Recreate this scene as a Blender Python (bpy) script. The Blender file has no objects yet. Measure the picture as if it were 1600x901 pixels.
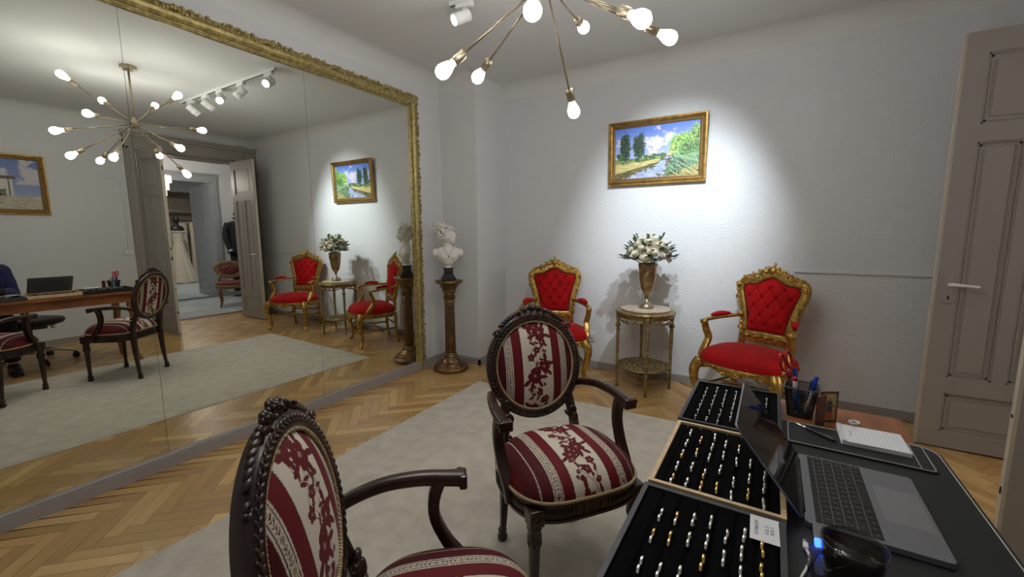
import bpy, bmesh, math, random
import numpy as np
from mathutils import Vector, Matrix, noise
R = math.radians; PI = math.pi
random.seed(7); rng = np.random.default_rng(7)
sc = bpy.context.scene
# ------------------------------------------------------------------ camera
cam = bpy.data.cameras.new('camera'); co = bpy.data.objects.new('camera', cam); sc.collection.objects.link(co)
PITCH, YAW, ROLL = 0.132523, 0.550724, -0.004138
fw = Vector((-math.sin(YAW)*math.cos(PITCH), math.cos(YAW)*math.cos(PITCH), -math.sin(PITCH)))
rt = Vector((math.cos(YAW), math.sin(YAW), 0)); up = rt.cross(fw)
rt2 = rt*math.cos(ROLL)+up*math.sin(ROLL); up2 = -rt*math.sin(ROLL)+up*math.cos(ROLL)
m = Matrix((rt2, up2, -fw)).transposed().to_4x4(); m.translation = (2.955, 0, 1.36); co.matrix_world = m
cam.sensor_width = 36; cam.lens = 660.86/1600*36; cam.clip_start = 0.02; cam.clip_end = 60
sc.camera = co
# ------------------------------------------------------------------ world, exposure
w = bpy.data.worlds.new('world'); sc.world = w; w.use_nodes = True
w.node_tree.nodes['Background'].inputs[0].default_value = (.75, .85, 1, 1)
w.node_tree.nodes['Background'].inputs[1].default_value = 0.05
vs = sc.view_settings; vs.view_transform = 'Standard'; vs.look = 'None'; vs.gamma = 1; vs.use_curve_mapping = False
vs.exposure = 0.3
BULB = 62.0; SPOT = 55.0; SPOTC = (.86, .94, 1.0); BULBC = (1.0, .985, .93)
sc.cycles.sample_clamp_indirect = 4.0
sc.cycles.max_bounces = 10; sc.cycles.glossy_bounces = 6; sc.cycles.diffuse_bounces = 6

# ------------------------------------------------------------------ materials
def mat(name, col, rough=.5, metal=0, **k):
    mm = bpy.data.materials.new(name); mm.use_nodes = True; nt = mm.node_tree
    b = nt.nodes['Principled BSDF']
    b.inputs['Base Color'].default_value = (*col, 1); b.inputs['Roughness'].default_value = rough; b.inputs['Metallic'].default_value = metal
    if 'sheen' in k: b.inputs['Sheen Weight'].default_value = k['sheen']; b.inputs['Sheen Roughness'].default_value = .4
    if 'coat' in k: b.inputs['Coat Weight'].default_value = k['coat']; b.inputs['Coat Roughness'].default_value = .08
    if 'trans' in k: b.inputs['Transmission Weight'].default_value = k['trans']
    if 'alpha' in k: b.inputs['Alpha'].default_value = k['alpha']
    if 'ior' in k: b.inputs['IOR'].default_value = k['ior']
    if 'spec' in k: b.inputs['Specular IOR Level'].default_value = k['spec']
    if 'emit' in k: b.inputs['Emission Color'].default_value = (*k['emit'], 1); b.inputs['Emission Strength'].default_value = k.get('es', 1)
    if k.get('vcol'):
        a = nt.nodes.new('ShaderNodeAttribute'); a.attribute_name = 'Col'; nt.links.new(a.outputs['Color'], b.inputs['Base Color'])
    n2 = k.get('var')      # (scale, amount[, colour2]) mottled colour
    if n2:
        tc = nt.nodes.new('ShaderNodeTexCoord'); no = nt.nodes.new('ShaderNodeTexNoise'); no.inputs['Scale'].default_value = n2[0]; no.inputs['Detail'].default_value = 6
        mp = nt.nodes.new('ShaderNodeMapping'); mp.inputs['Scale'].default_value = k.get('stretch', (1, 1, 1))
        nt.links.new(tc.outputs['Object'], mp.inputs[0]); nt.links.new(mp.outputs[0], no.inputs['Vector'])
        cr = nt.nodes.new('ShaderNodeValToRGB'); cr.color_ramp.elements[0].position = .35; cr.color_ramp.elements[1].position = .65
        c2 = n2[2] if len(n2) > 2 else tuple(c*(1-n2[1]) for c in col)
        cr.color_ramp.elements[0].color = (*c2, 1); cr.color_ramp.elements[1].color = (*col, 1)
        nt.links.new(no.outputs['Fac'], cr.inputs[0]); nt.links.new(cr.outputs[0], b.inputs['Base Color'])
    bp = k.get('bump')     # (kind, scale, strength, dist)
    if bp:
        tc = nt.nodes.new('ShaderNodeTexCoord'); mp = nt.nodes.new('ShaderNodeMapping'); mp.inputs['Scale'].default_value = k.get('bstretch', (1, 1, 1))
        nt.links.new(tc.outputs['Object'], mp.inputs[0]); bu = nt.nodes.new('ShaderNodeBump')
        bu.inputs['Strength'].default_value = bp[2]; bu.inputs['Distance'].default_value = bp[3]
        if bp[0] == 'noise':
            no = nt.nodes.new('ShaderNodeTexNoise'); no.inputs['Scale'].default_value = bp[1]; no.inputs['Detail'].default_value = 8
            nt.links.new(mp.outputs[0], no.inputs['Vector']); nt.links.new(no.outputs['Fac'], bu.inputs['Height'])
        elif bp[0] == 'swirl':   # concentric arcs around scattered centres
            vo = nt.nodes.new('ShaderNodeTexVoronoi'); vo.inputs['Scale'].default_value = bp[1]
            nt.links.new(mp.outputs[0], vo.inputs['Vector'])
            ml = nt.nodes.new('ShaderNodeMath'); ml.operation = 'MULTIPLY'; ml.inputs[1].default_value = 60
            sn = nt.nodes.new('ShaderNodeMath'); sn.operation = 'SINE'
            nt.links.new(vo.outputs['Distance'], ml.inputs[0]); nt.links.new(ml.outputs[0], sn.inputs[0]); nt.links.new(sn.outputs[0], bu.inputs['Height'])
        elif bp[0] == 'wave':
            wv = nt.nodes.new('ShaderNodeTexWave'); wv.inputs['Scale'].default_value = bp[1]; wv.inputs['Distortion'].default_value = 3
            nt.links.new(mp.outputs[0], wv.inputs['Vector']); nt.links.new(wv.outputs['Fac'], bu.inputs['Height'])
        nt.links.new(bu.outputs[0], b.inputs['Normal'])
    return mm
M = {}
M['wall'] = mat('wall_paper', (.70, .715, .74), .75, bump=('swirl', 6.5, .16, .003))
M['plaster'] = mat('plaster', (.70, .71, .725), .85, bump=('noise', 60, .08, .002))
M['ceil'] = mat('ceiling_paint', (.72, .72, .72), .8)
M['paint'] = mat('taupe_paint', (.34, .31, .28), .42, bump=('noise', 25, .12, .003))
M['paintedge'] = mat('cream_paint', (.55, .50, .42), .45)
M['greypaint'] = mat('grey_paint', (.36, .38, .40), .5)
M['base'] = mat('baseboard_paint', (.33, .30, .29), .5)
M['whiterail'] = mat('white_rail', (.68, .69, .70), .5)
M['white'] = mat('white_plastic', (.8, .8, .8), .4)
M['mirror'] = mat('mirror_silver', (.80, .81, .745), 0.0, 1)
M['black'] = mat('black_plastic', (.012, .012, .013), .45)
M['blackfab'] = mat('black_foam', (.0025, .0025, .003), 1.0, spec=.08, bump=('noise', 400, .3, .001))
M['blackleather'] = mat('black_leather', (.016, .019, .021), .42, bump=('noise', 500, .12, .001))
M['stitch'] = mat('pale_stitch', (.55, .53, .48), .7)
M['gold'] = mat('gilded_wood', (.62, .40, .10), .33, .85, var=(30, .5, (.30, .17, .04)), bump=('noise', 60, .25, .003))
M['dullgold'] = mat('antique_gold', (.40, .30, .14), .42, .75, var=(25, .5, (.20, .14, .06)), bump=('noise', 50, .3, .003))
M['framegold'] = mat('olive_gold_paint', (.52, .42, .17), .38, .55, var=(40, .5, (.27, .21, .08)))
M['bronze'] = mat('bronze_gold', (.27, .165, .07), .30, .8, var=(18, .5, (.10, .055, .025)))
M['bronzedark'] = mat('dark_flute', (.10, .055, .03), .5, .3)
M['picgold'] = mat('picture_frame_gold', (.52, .33, .10), .33, .8, var=(20, .4))
M['picdark'] = mat('picture_frame_brown', (.22, .13, .05), .45, .4)
M['red'] = mat('red_velvet', (.46, .004, .006), .85, sheen=.08, spec=.2, var=(8, .25), bump=('noise', 250, .1, .001))
M['wood'] = mat('dark_mahogany', (.044, .015, .008), .32, coat=.18, var=(14, .6, (.012, .004, .003)), stretch=(1, 1, .25), bump=('noise', 30, .12, .002))
M['fabric'] = mat('striped_brocade', (1, 1, 1), .7, vcol=True, sheen=.04, spec=.25, bump=('noise', 700, .15, .0006))
M['cord'] = mat('beige_cord', (.50, .38, .22), .6, bump=('wave', 60, .8, .003))
M['deskwood'] = mat('desk_wood', (.36, .13, .045), .35, coat=.2, var=(9, .5, (.20, .065, .022)), stretch=(6, .7, 1))
M['floor'] = mat('oak_parquet', (1, 1, 1), .36, coat=.12, vcol=True)
M['rug'] = mat('cream_carpet', (.68, .63, .535), .97, var=(11, .17), bump=('noise', 260, .7, .006), sheen=.3)
M['carpet'] = mat('grey_carpet', (.42, .45, .47), .95, var=(5, .2), bump=('noise', 200, .5, .005))
M['marble'] = mat('cream_marble', (.66, .57, .45), .3, var=(22, .35, (.45, .33, .22)))
M['bustwhite'] = mat('plaster_bust', (.80, .78, .73), .55, bump=('noise', 40, .15, .003))
M['bulb'] = mat('bulb_glow', (1, 1, 1), .3, emit=BULBC, es=BULB)
M['spotface'] = mat('spot_glow', (1, 1, 1), .3, emit=SPOTC, es=25)
M['spotoff'] = mat('spot_lens', (.6, .6, .6), .2, emit=SPOTC, es=2.5)
M['brass'] = mat('brushed_brass', (.36, .30, .21), .35, .9)
M['vasegold'] = mat('vase_gold', (.42, .31, .16), .32, .8, var=(16, .5, (.20, .13, .06)))
M['petal'] = mat('cream_petal', (.80, .75, .63), .6, sheen=.2)
M['leaf'] = mat('green_leaf', (.10, .20, .08), .5, var=(30, .5))
M['leaf2'] = mat('eucalyptus_leaf', (.30, .42, .33), .55, var=(30, .4))
M['darkleaf'] = mat('dark_leaf', (.03, .07, .03), .5)
M['alu'] = mat('grey_aluminium', (.24, .245, .27), .42, .5)
M['greyrim'] = mat('dark_grey_leatherette', (.045, .048, .055), .5)
M['alul'] = mat('trackpad_aluminium', (.30, .305, .33), .36, .5)
M['screen'] = mat('laptop_screen', (.010, .007, .007), .06, 0, spec=.22)
M['key'] = mat('black_key', (.012, .012, .014), .5)
M['keymark'] = mat('key_marks', (.25, .25, .25), .6)
M['silver'] = mat('silver_ring', (.78, .77, .74), .22, 1)
M['yellowgold'] = mat('gold_ring', (.80, .52, .16), .2, 1)
M['stone'] = mat('ring_stone', (.9, .9, .92), .05, .3)
M['palewood'] = mat('pale_beech', (.72, .52, .30), .5, var=(10, .2), stretch=(1, 6, 1))
M['paper'] = mat('paper', (.80, .81, .84), .7)
M['ink'] = mat('ink', (.08, .09, .13), .7)
M['rule'] = mat('ruled_line', (.42, .47, .62), .7)
M['glass'] = mat('smoked_glass', (.02, .018, .015), .03, 0, alpha=.55, spec=.9, coat=.6)
M['coffee'] = mat('black_coffee', (.012, .007, .004), .06)
M['blueled'] = mat('blue_led', (.02, .05, .6), .3, emit=(.02, .08, 1), es=6)
M['redplastic'] = mat('red_plastic', (.50, .008, .010), .35)
M['blueplastic'] = mat('blue_plastic', (.01, .05, .42), .35)
M['bluelight'] = mat('blue_barrel', (.03, .22, .45), .35)
M['mesh'] = mat('pen_cup_metal', (.02, .02, .023), .4, .4)
M['rimgrey'] = mat('grey_cup_rim', (.12, .12, .13), .35, .6)
M['steel'] = mat('steel', (.55, .55, .56), .25, 1)
M['chrome'] = mat('chrome', (.75, .75, .76), .08, 1)
M['icon'] = mat('icon_panel', (1, 1, 1), .45, vcol=True)
M['iconwood'] = mat('icon_wood', (.10, .025, .012), .4)
M['painting'] = mat('oil_paint', (1, 1, 1), .5, vcol=True, bump=('noise', 150, .3, .001))
M['dress'] = mat('ivory_lace', (.68, .60, .50), .8, var=(60, .25), bump=('noise', 90, .8, .01), sheen=.3)
M['dress2'] = mat('champagne_satin', (.60, .50, .38), .5, sheen=.3)
M['tux'] = mat('black_wool', (.008, .009, .014), .8, sheen=.1)
M['shirt'] = mat('white_shirt', (.7, .7, .72), .7)
M['chair3red'] = mat('dusty_red_velvet', (.16, .035, .03), .8)
M['chair3wood'] = mat('brown_gilt_wood', (.22, .125, .055), .45, .2)
M['slat'] = mat('striped_shelf_wood', (.24, .19, .15), .6, var=(14, .5), stretch=(.4, .4, 5))
M['crystal'] = mat('crystal', (.95, .85, .78), .05, 0, trans=.3, emit=(1, .75, .6), es=1.2)
M['navy'] = mat('navy_cloth', (.012, .014, .075), .85, sheen=.1)
M['skin'] = mat('skin', (.52, .30, .22), .5)
M['hair'] = mat('brown_hair', (.035, .02, .012), .6)
M['dark'] = mat('dark_gap', (.01, .009, .008), .9)
M['socketw'] = mat('socket_white', (.66, .66, .65), .4)
M['camgrey'] = mat('camera_grey', (.5, .5, .5), .5)

# ------------------------------------------------------------------ mesh builder
def frame_from(d, upv=(0, 0, 1)):
    d = Vector(d).normalized(); u = Vector(upv)
    if abs(d.dot(u)) > .98: u = Vector((0, 1, 0))
    s = d.cross(u).normalized(); t = s.cross(d).normalized()
    return s, t, d
class G:
    def __init__(s): s.v = []; s.f = []; s.mi = []; s.sm = []; s.c = None; s.T = None; s.cur = 0
    def add(s, vs_, fs, smooth=True):
        b = len(s.v)
        for p in vs_:
            p = Vector(p); s.v.append(s.T @ p if s.T else p)
        for f in fs: s.f.append([b+i for i in f]); s.mi.append(s.cur); s.sm.append(smooth)
        return s
    def box(s, x0, x1, y0, y1, z0, z1, mt=None):
        vs_ = [(x, y, z) for x in (x0, x1) for y in (y0, y1) for z in (z0, z1)]
        if mt is not None: vs_ = [mt @ Vector(p) for p in vs_]
        return s.add(vs_, [(0, 1, 3, 2), (4, 6, 7, 5), (0, 4, 5, 1), (2, 3, 7, 6), (0, 2, 6, 4), (1, 5, 7, 3)], False)
    def bbox(s, c, size, b=.003, mt=None, seg=2):
        """box with bevelled edges, via bmesh"""
        bm = bmesh.new(); bmesh.ops.create_cube(bm, size=1)
        for v in bm.verts: v.co = Vector((v.co.x*size[0], v.co.y*size[1], v.co.z*size[2]))
        bmesh.ops.bevel(bm, geom=list(bm.edges), offset=min(b, min(size)*.45), segments=seg, affect='EDGES', profile=.5)
        off = Vector(c); bm.verts.ensure_lookup_table()
        vs_ = [(mt @ (v.co+off)) if mt is not None else v.co+off for v in bm.verts]
        fs = [[v.index for v in f.verts] for f in bm.faces]; bm.free()
        return s.add(vs_, fs, False)
    def lathe(s, prof, seg=24, c=(0, 0, 0), ax=None, smooth=True, sx=1, sy=1, rf=None):
        """prof: [(r,z)] ; ax: axis direction"""
        if ax is None: S, T, D = Vector((1, 0, 0)), Vector((0, 1, 0)), Vector((0, 0, 1))
        else: S, T, D = frame_from(ax)
        c = Vector(c); vs_ = []; fs = []
        for r, z in prof:
            for i in range(seg):
                a = 2*PI*i/seg; q = r*(rf(a, z) if rf else 1)
                vs_.append(c+S*(q*math.cos(a)*sx)+T*(q*math.sin(a)*sy)+D*z)
        n = len(prof)
        for j in range(n-1):
            for i in range(seg):
                k = (i+1) % seg; fs.append((j*seg+i, j*seg+k, (j+1)*seg+k, (j+1)*seg+i))
        if prof[0][0] > 1e-5: fs.append(tuple(range(seg))[::-1])
        if prof[-1][0] > 1e-5: fs.append(tuple((n-1)*seg+i for i in range(seg)))
        return s.add(vs_, fs, smooth)
    def sweep(s, pts, sec, sc_=None, upv=(0, 0, 1), closed=False, smooth=True, twist=None):
        pts = [Vector(p) for p in pts]; n = len(pts); k = len(sec); vs_ = []; fs = []; pu = Vector(upv)
        for i, p in enumerate(pts):
            if closed: d = pts[(i+1) % n]-pts[i-1]
            else: d = pts[min(i+1, n-1)]-pts[max(i-1, 0)]
            S, T, D = frame_from(d, pu)
            q = sc_[i] if sc_ else 1
            if not isinstance(q, tuple): q = (q, q)
            tw = twist[i] if twist else 0
            for a, b in sec:
                a2 = a*math.cos(tw)-b*math.sin(tw); b2 = a*math.sin(tw)+b*math.cos(tw)
                vs_.append(p+S*a2*q[0]+T*b2*q[1])
        for i in range(n if closed else n-1):
            j = (i+1) % n
            for a in range(k):
                b = (a+1) % k; fs.append((i*k+a, i*k+b, j*k+b, j*k+a))
        if not closed: fs.append(tuple(range(k))[::-1]); fs.append(tuple((n-1)*k+a for a in range(k)))
        return s.add(vs_, fs, smooth)
    def tube(s, pts, r, seg=10, closed=False, upv=(0, 0, 1)):
        sec = [(math.cos(2*PI*i/seg), math.sin(2*PI*i/seg)) for i in range(seg)]
        rr = r if isinstance(r, (list, tuple)) else [r]*len(pts)
        return s.sweep(pts, sec, list(rr), upv, closed)
    def ell(s, c, r, seg=14, rings=9, mt=None):
        r = (r, r, r) if not isinstance(r, (list, tuple)) else r
        vs_ = [Vector((0, 0, 1))]; fs = []
        for j in range(1, rings):
            t = PI*j/rings
            for i in range(seg): a = 2*PI*i/seg; vs_.append(Vector((math.sin(t)*math.cos(a), math.sin(t)*math.sin(a), math.cos(t))))
        vs_.append(Vector((0, 0, -1)))
        for i in range(seg): fs.append((0, 1+i, 1+(i+1) % seg))
        for j in range(rings-2):
            for i in range(seg): a = 1+j*seg+i; b = 1+j*seg+(i+1) % seg; fs.append((a, a+seg, b+seg, b))
        L = len(vs_)-1
        for i in range(seg): fs.append((L, 1+(rings-2)*seg+(i+1) % seg, 1+(rings-2)*seg+i))
        o = []
        for p in vs_:
            p = Vector((p.x*r[0], p.y*r[1], p.z*r[2]))
            if mt is not None: p = mt @ p
            o.append(p+Vector(c))
        return s.add(o, fs)
    def prism(s, poly, z0, z1, mt=None, smooth=False):
        n = len(poly); vs_ = [Vector((x, y, z0)) for x, y in poly]+[Vector((x, y, z1)) for x, y in poly]
        if mt is not None: vs_ = [mt @ p for p in vs_]
        fs = [tuple(range(n))[::-1], tuple(range(n, 2*n))]+[(i, (i+1) % n, n+(i+1) % n, n+i) for i in range(n)]
        return s.add(vs_, fs, smooth)
    def build(s, name, mats, parent=None, loc=None, rot=None, mod=None, recalc=True, kind=None):
        if not isinstance(mats, (list, tuple)): mats = [mats]
        me = bpy.data.meshes.new(name); me.from_pydata([tuple(p) for p in s.v], [], s.f)
        for q in mats: me.materials.append(M[q])
        me.polygons.foreach_set('material_index', s.mi); me.polygons.foreach_set('use_smooth', s.sm)
        if s.c is not None:
            ca = me.color_attributes.new('Col', 'FLOAT_COLOR', 'POINT'); ca.data.foreach_set('color', np.asarray(s.c, dtype=np.float32).ravel())
        me.update()
        if recalc:
            bm = bmesh.new(); bm.from_mesh(me); bmesh.ops.recalc_face_normals(bm, faces=bm.faces); bm.to_mesh(me); bm.free()
        o = bpy.data.objects.new(name, me); sc.collection.objects.link(o)
        if parent: o.parent = parent
        if loc: o.location = loc
        if rot: o.rotation_euler = rot
        if kind: o['kind'] = kind
        if mod: mod(o)
        return o
def empty(name, loc=(0, 0, 0), rz=0, label=None, cat=None, group=None):
    o = bpy.data.objects.new(name, None); sc.collection.objects.link(o); o.location = loc; o.rotation_euler = (0, 0, rz); o.empty_display_size = .1
    if label: tag(o, label, cat, group)
    return o
def tag(o, label, cat, group=None):
    o['label'] = label; o['category'] = cat
    if group: o['group'] = group
    return o
def struct(o): o['kind'] = 'structure'; return o
def dup(root, loc=None, rz=None, label=None, group=None):
    def cp(o, par):
        c = o.copy(); sc.collection.objects.link(c); c.parent = par
        for ch in o.children: cp(ch, c)
        return c
    r = cp(root, None)
    if loc: r.location = loc
    if rz is not None: r.rotation_euler = (0, 0, rz)
    if label: r['label'] = label
    if group: r['group'] = group
    return r
def bez(p0, p1, p2, p3, n=12):
    p0, p1, p2, p3 = map(Vector, (p0, p1, p2, p3)); o = []
    for i in range(n+1): t = i/n; o.append(p0*(1-t)**3+p1*3*t*(1-t)**2+p2*3*t*t*(1-t)+p3*t**3)
    return o
def catmull(P, n=6, closed=False):
    P = [Vector(p) for p in P]; o = []; L = len(P)
    rng_ = range(L if closed else L-1)
    for i in rng_:
        if closed: a, b, c, d = P[i-1], P[i], P[(i+1) % L], P[(i+2) % L]
        else: a, b, c, d = P[max(i-1, 0)], P[i], P[i+1], P[min(i+2, L-1)]
        for k in range(n):
            t = k/n; o.append(.5*((2*b)+(c-a)*t+(2*a-5*b+4*c-d)*t*t+(3*b-a-3*c+d)*t**3))
    if not closed: o.append(P[-1])
    return o
def rrect(w_, h_, r, k=3):
    o = []
    for cx, cy, a0 in ((w_/2-r, h_/2-r, 0), (-w_/2+r, h_/2-r, 90), (-w_/2+r, -h_/2+r, 180), (w_/2-r, -h_/2+r, 270)):
        for i in range(k+1): a = R(a0+90*i/k); o.append((cx+r*math.cos(a), cy+r*math.sin(a)))
    return o
def scroll(g, c, S, T, N, r=.02, rad=.005, turns=1.25, flip=1, a0=0):
    """a raised C-scroll ending in a curl, lying on plane (S,T) at c, bulging along N"""
    pts = []; rr = []
    for i in range(15):
        t = i/14; a = a0+flip*t*turns*2*PI; q = r*(1-.75*t)
        pts.append(Vector(c)+Vector(S)*q*math.cos(a)+Vector(T)*q*math.sin(a)+Vector(N)*rad*.6); rr.append(rad*(1-.35*t))
    g.tube(pts, rr, 6)
def remesh(vox, smooth=4):
    def f(o):
        md = o.modifiers.new('r', 'REMESH'); md.mode = 'VOXEL'; md.voxel_size = vox; md.use_smooth_shade = True
        sm = o.modifiers.new('s', 'SMOOTH'); sm.iterations = smooth; sm.factor = .5
    return f

# ================================================================== SETTING
XR, YB, ZC, YF = 4.55, 3.967, 2.86, -1.3      # right wall, back wall, ceiling, wall behind the camera
def planks(g, cols, x0, x1, y0, y1, L=.36, W=.066, z=0.0, pal=None):
    """herringbone boards at 45 degrees, each with its own colour and grain"""
    u = Vector((1, 1, 0)).normalized(); v = Vector((-1, 1, 0)).normalized(); n = round(L/W); gp = .0009
    S = L/math.sqrt(2)
    def board(o, du, dv, l, w_):
        a = o+du*gp+dv*gp; P = [a, a+du*(l-2*gp), a+du*(l-2*gp)+dv*(w_-2*gp), a+dv*(w_-2*gp)]
        if all(p.x < x0 or p.x > x1 or p.y < y0 or p.y > y1 for p in P): return
        P = [Vector((min(max(p.x, x0), x1), min(max(p.y, y0), y1), z)) for p in P]
        m_ = 8; b = pal[rng.integers(len(pal))]*(0.86+.28*rng.random()); base = len(g.v); vs_ = []
        for j in range(3):
            for i in range(m_+1):
                t = i/m_; q = j/2; p = (P[0]*(1-t)+P[1]*t)*(1-q)+(P[3]*(1-t)+P[2]*t)*q; vs_.append(p)
                k = 1+.16*noise.noise(Vector((t*3+base, q*7, base*.37)))
                cols.append((b[0]*k, b[1]*k, b[2]*k, 1))
        g.add(vs_, [(j*(m_+1)+i, j*(m_+1)+i+1, (j+1)*(m_+1)+i+1, (j+1)*(m_+1)+i) for j in range(2) for i in range(m_)], False)
    for i in range(-22, 56):
        for k in range(-3, 12):
            o = u*(i*W)+v*(i*W)+(u-v)*(k*L)
            board(o, u, v, L, W); board(o+u*L+v*(W-L), v, u, L, W)
g = G(); cols = []
pal = [np.array(c) for c in ((.50, .30, .105), (.57, .36, .14), (.45, .265, .09), (.60, .39, .165), (.54, .335, .13), (.47, .27, .10))]
planks(g, cols, -.03, 4.92, YF, YB+.03, pal=pal)
b = len(g.v); g.add([(-.05, YF, -.002), (4.92, YF, -.002), (4.92, YB+.05, -.002), (-.05, YB+.05, -.002)], [(0, 1, 2, 3)], False)
cols += [(.09, .05, .025, 1)]*4; g.c = cols
struct(g.build('floor', 'floor', recalc=False))
# ceiling with a small cove round the room
g = G()
cv = .13
g.box(-.05, XR+.05, YF, YB+.05, ZC, ZC+.03)
prof = [(0, 0)]+[(cv-cv*math.cos(a)+.0005*(a < .01), -cv+cv*math.sin(a)-.0005) for a in [R(6*i) for i in range(16)]]
def cove(p0, p1, inw):
    d = Vector(p1)-Vector(p0); iw = Vector(inw); vs_ = []
    for q in (Vector(p0), Vector(p1)):
        for a, b_ in prof: vs_.append(q+iw*a+Vector((0, 0, ZC+b_)))
    k = len(prof); g.add(vs_, [(i, i+1, k+i+1, k+i) for i in range(1, k-1)], True)
cove((-.012, YF, 0), (-.012, YB, 0), (1, 0, 0)); cove((0, YB, 0), (XR, YB, 0), (0, -1, 0)); cove((XR, YF, 0), (XR, YB, 0), (-1, 0, 0))
cove((0, 3.44, 0), (.44, 3.44, 0), (0, -1, 0))
struct(g.build('ceiling', 'ceil'))
struct(G().box(-.15, -.012, YF, YB+.15, 0, ZC).build('wall_left', 'plaster'))
struct(G().box(-.15, 7.2, YB, YB+.15, 0, ZC).build('wall_back', 'wall')) if False else None
struct(G().box(-.15, XR+.1, YB, YB+.15, 0, ZC).build('wall_back', 'wall'))
g = G(); g.box(-.012, .44, 3.44, YB+.01, 0, ZC); struct(g.build('wall_corner_pier', 'plaster'))
# right wall with doorway  y 2.38..3.59, z 0..2.50, 0.33 thick
DY0, DY1, DZ, WT = 2.375, 3.60, 2.50, 4.88
g = G(); g.box(XR, WT, YF, DY0, 0, ZC); g.box(XR, WT, DY1+.19, YB+.15, 0, ZC); g.box(XR, WT, DY0, DY1+.19, DZ, ZC)
struct(g.build('wall_right', 'plaster'))
struct(G().box(-.15, WT, YF-.12, YF, 0, ZC).build('wall_front', 'plaster'))
# baseboards
def bb(name, x0, x1, y0, y1, axis, h=.066):
    g = G(); g.box(x0, x1, y0, y1, 0, h-.012)
    if axis == 'x+': g.box(x0, x1-.007, y0, y1, h-.012, h)
    elif axis == 'x-': g.box(x0+.007, x1, y0, y1, h-.012, h)
    else: g.box(x0, x1, y0+.007, y1, h-.012, h)
    return struct(g.build(name, 'base'))
bb('baseboard_left', -.012, .03, YF, 3.44, 'x+', .074)
bb('baseboard_back', .44, 4.52, YB-.022, YB, 'y')
bb('baseboard_pier', -.012, .462, 3.418, 3.44, 'y')
bb('baseboard_pier_side', .44, .462, 3.418, YB-.02, 'x+')
bb('baseboard_right', XR-.022, XR, YF, 2.27, 'x-')
# dado rails
g = G(); g.box(3.115, XR, YB-.016, YB, 1.042, 1.054); g.box(3.115, XR, YB-.010, YB, 1.036, 1.042); struct(g.build('trim_1', 'whiterail'))
# doorway casing
g = G(); CX = 4.47
def casing_v(y0, y1, z1):
    g.box(CX+.035, XR, y0, y1, 0, z1); g.box(CX+.015, XR, y0+.015, y1-.015, 0, z1); g.box(CX, XR, y0+.035, y1-.03, 0, z1)
casing_v(2.27, DY0+.012, 2.52); casing_v(DY1-.012, 3.955, 2.52)
g.box(CX+.015, XR, 2.27, 3.955, 2.50, 2.66); g.box(CX, XR, 2.27, 3.955, 2.52, 2.60); g.box(CX-.02, XR, 2.255, 3.96, 2.66, 2.70); g.box(CX-.045, XR, 2.25, 3.96, 2.70, 2.725)
g.box(XR, WT, DY0, DY0+.012, 0, DZ); g.box(XR+.002, WT, DY1+.178, DY1+.19, 0, DZ); g.box(XR-.02, XR+.012, DY1, DY1+.19, 0, DZ); g.box(XR, WT, DY0, DY1+.178, DZ-.012, DZ)
for k in range(4): g.box(XR+.02+.08*k, XR+.06+.08*k, DY0, DY1, DZ-.02, DZ-.012)
struct(g.build('trim_2', 'paint'))

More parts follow.
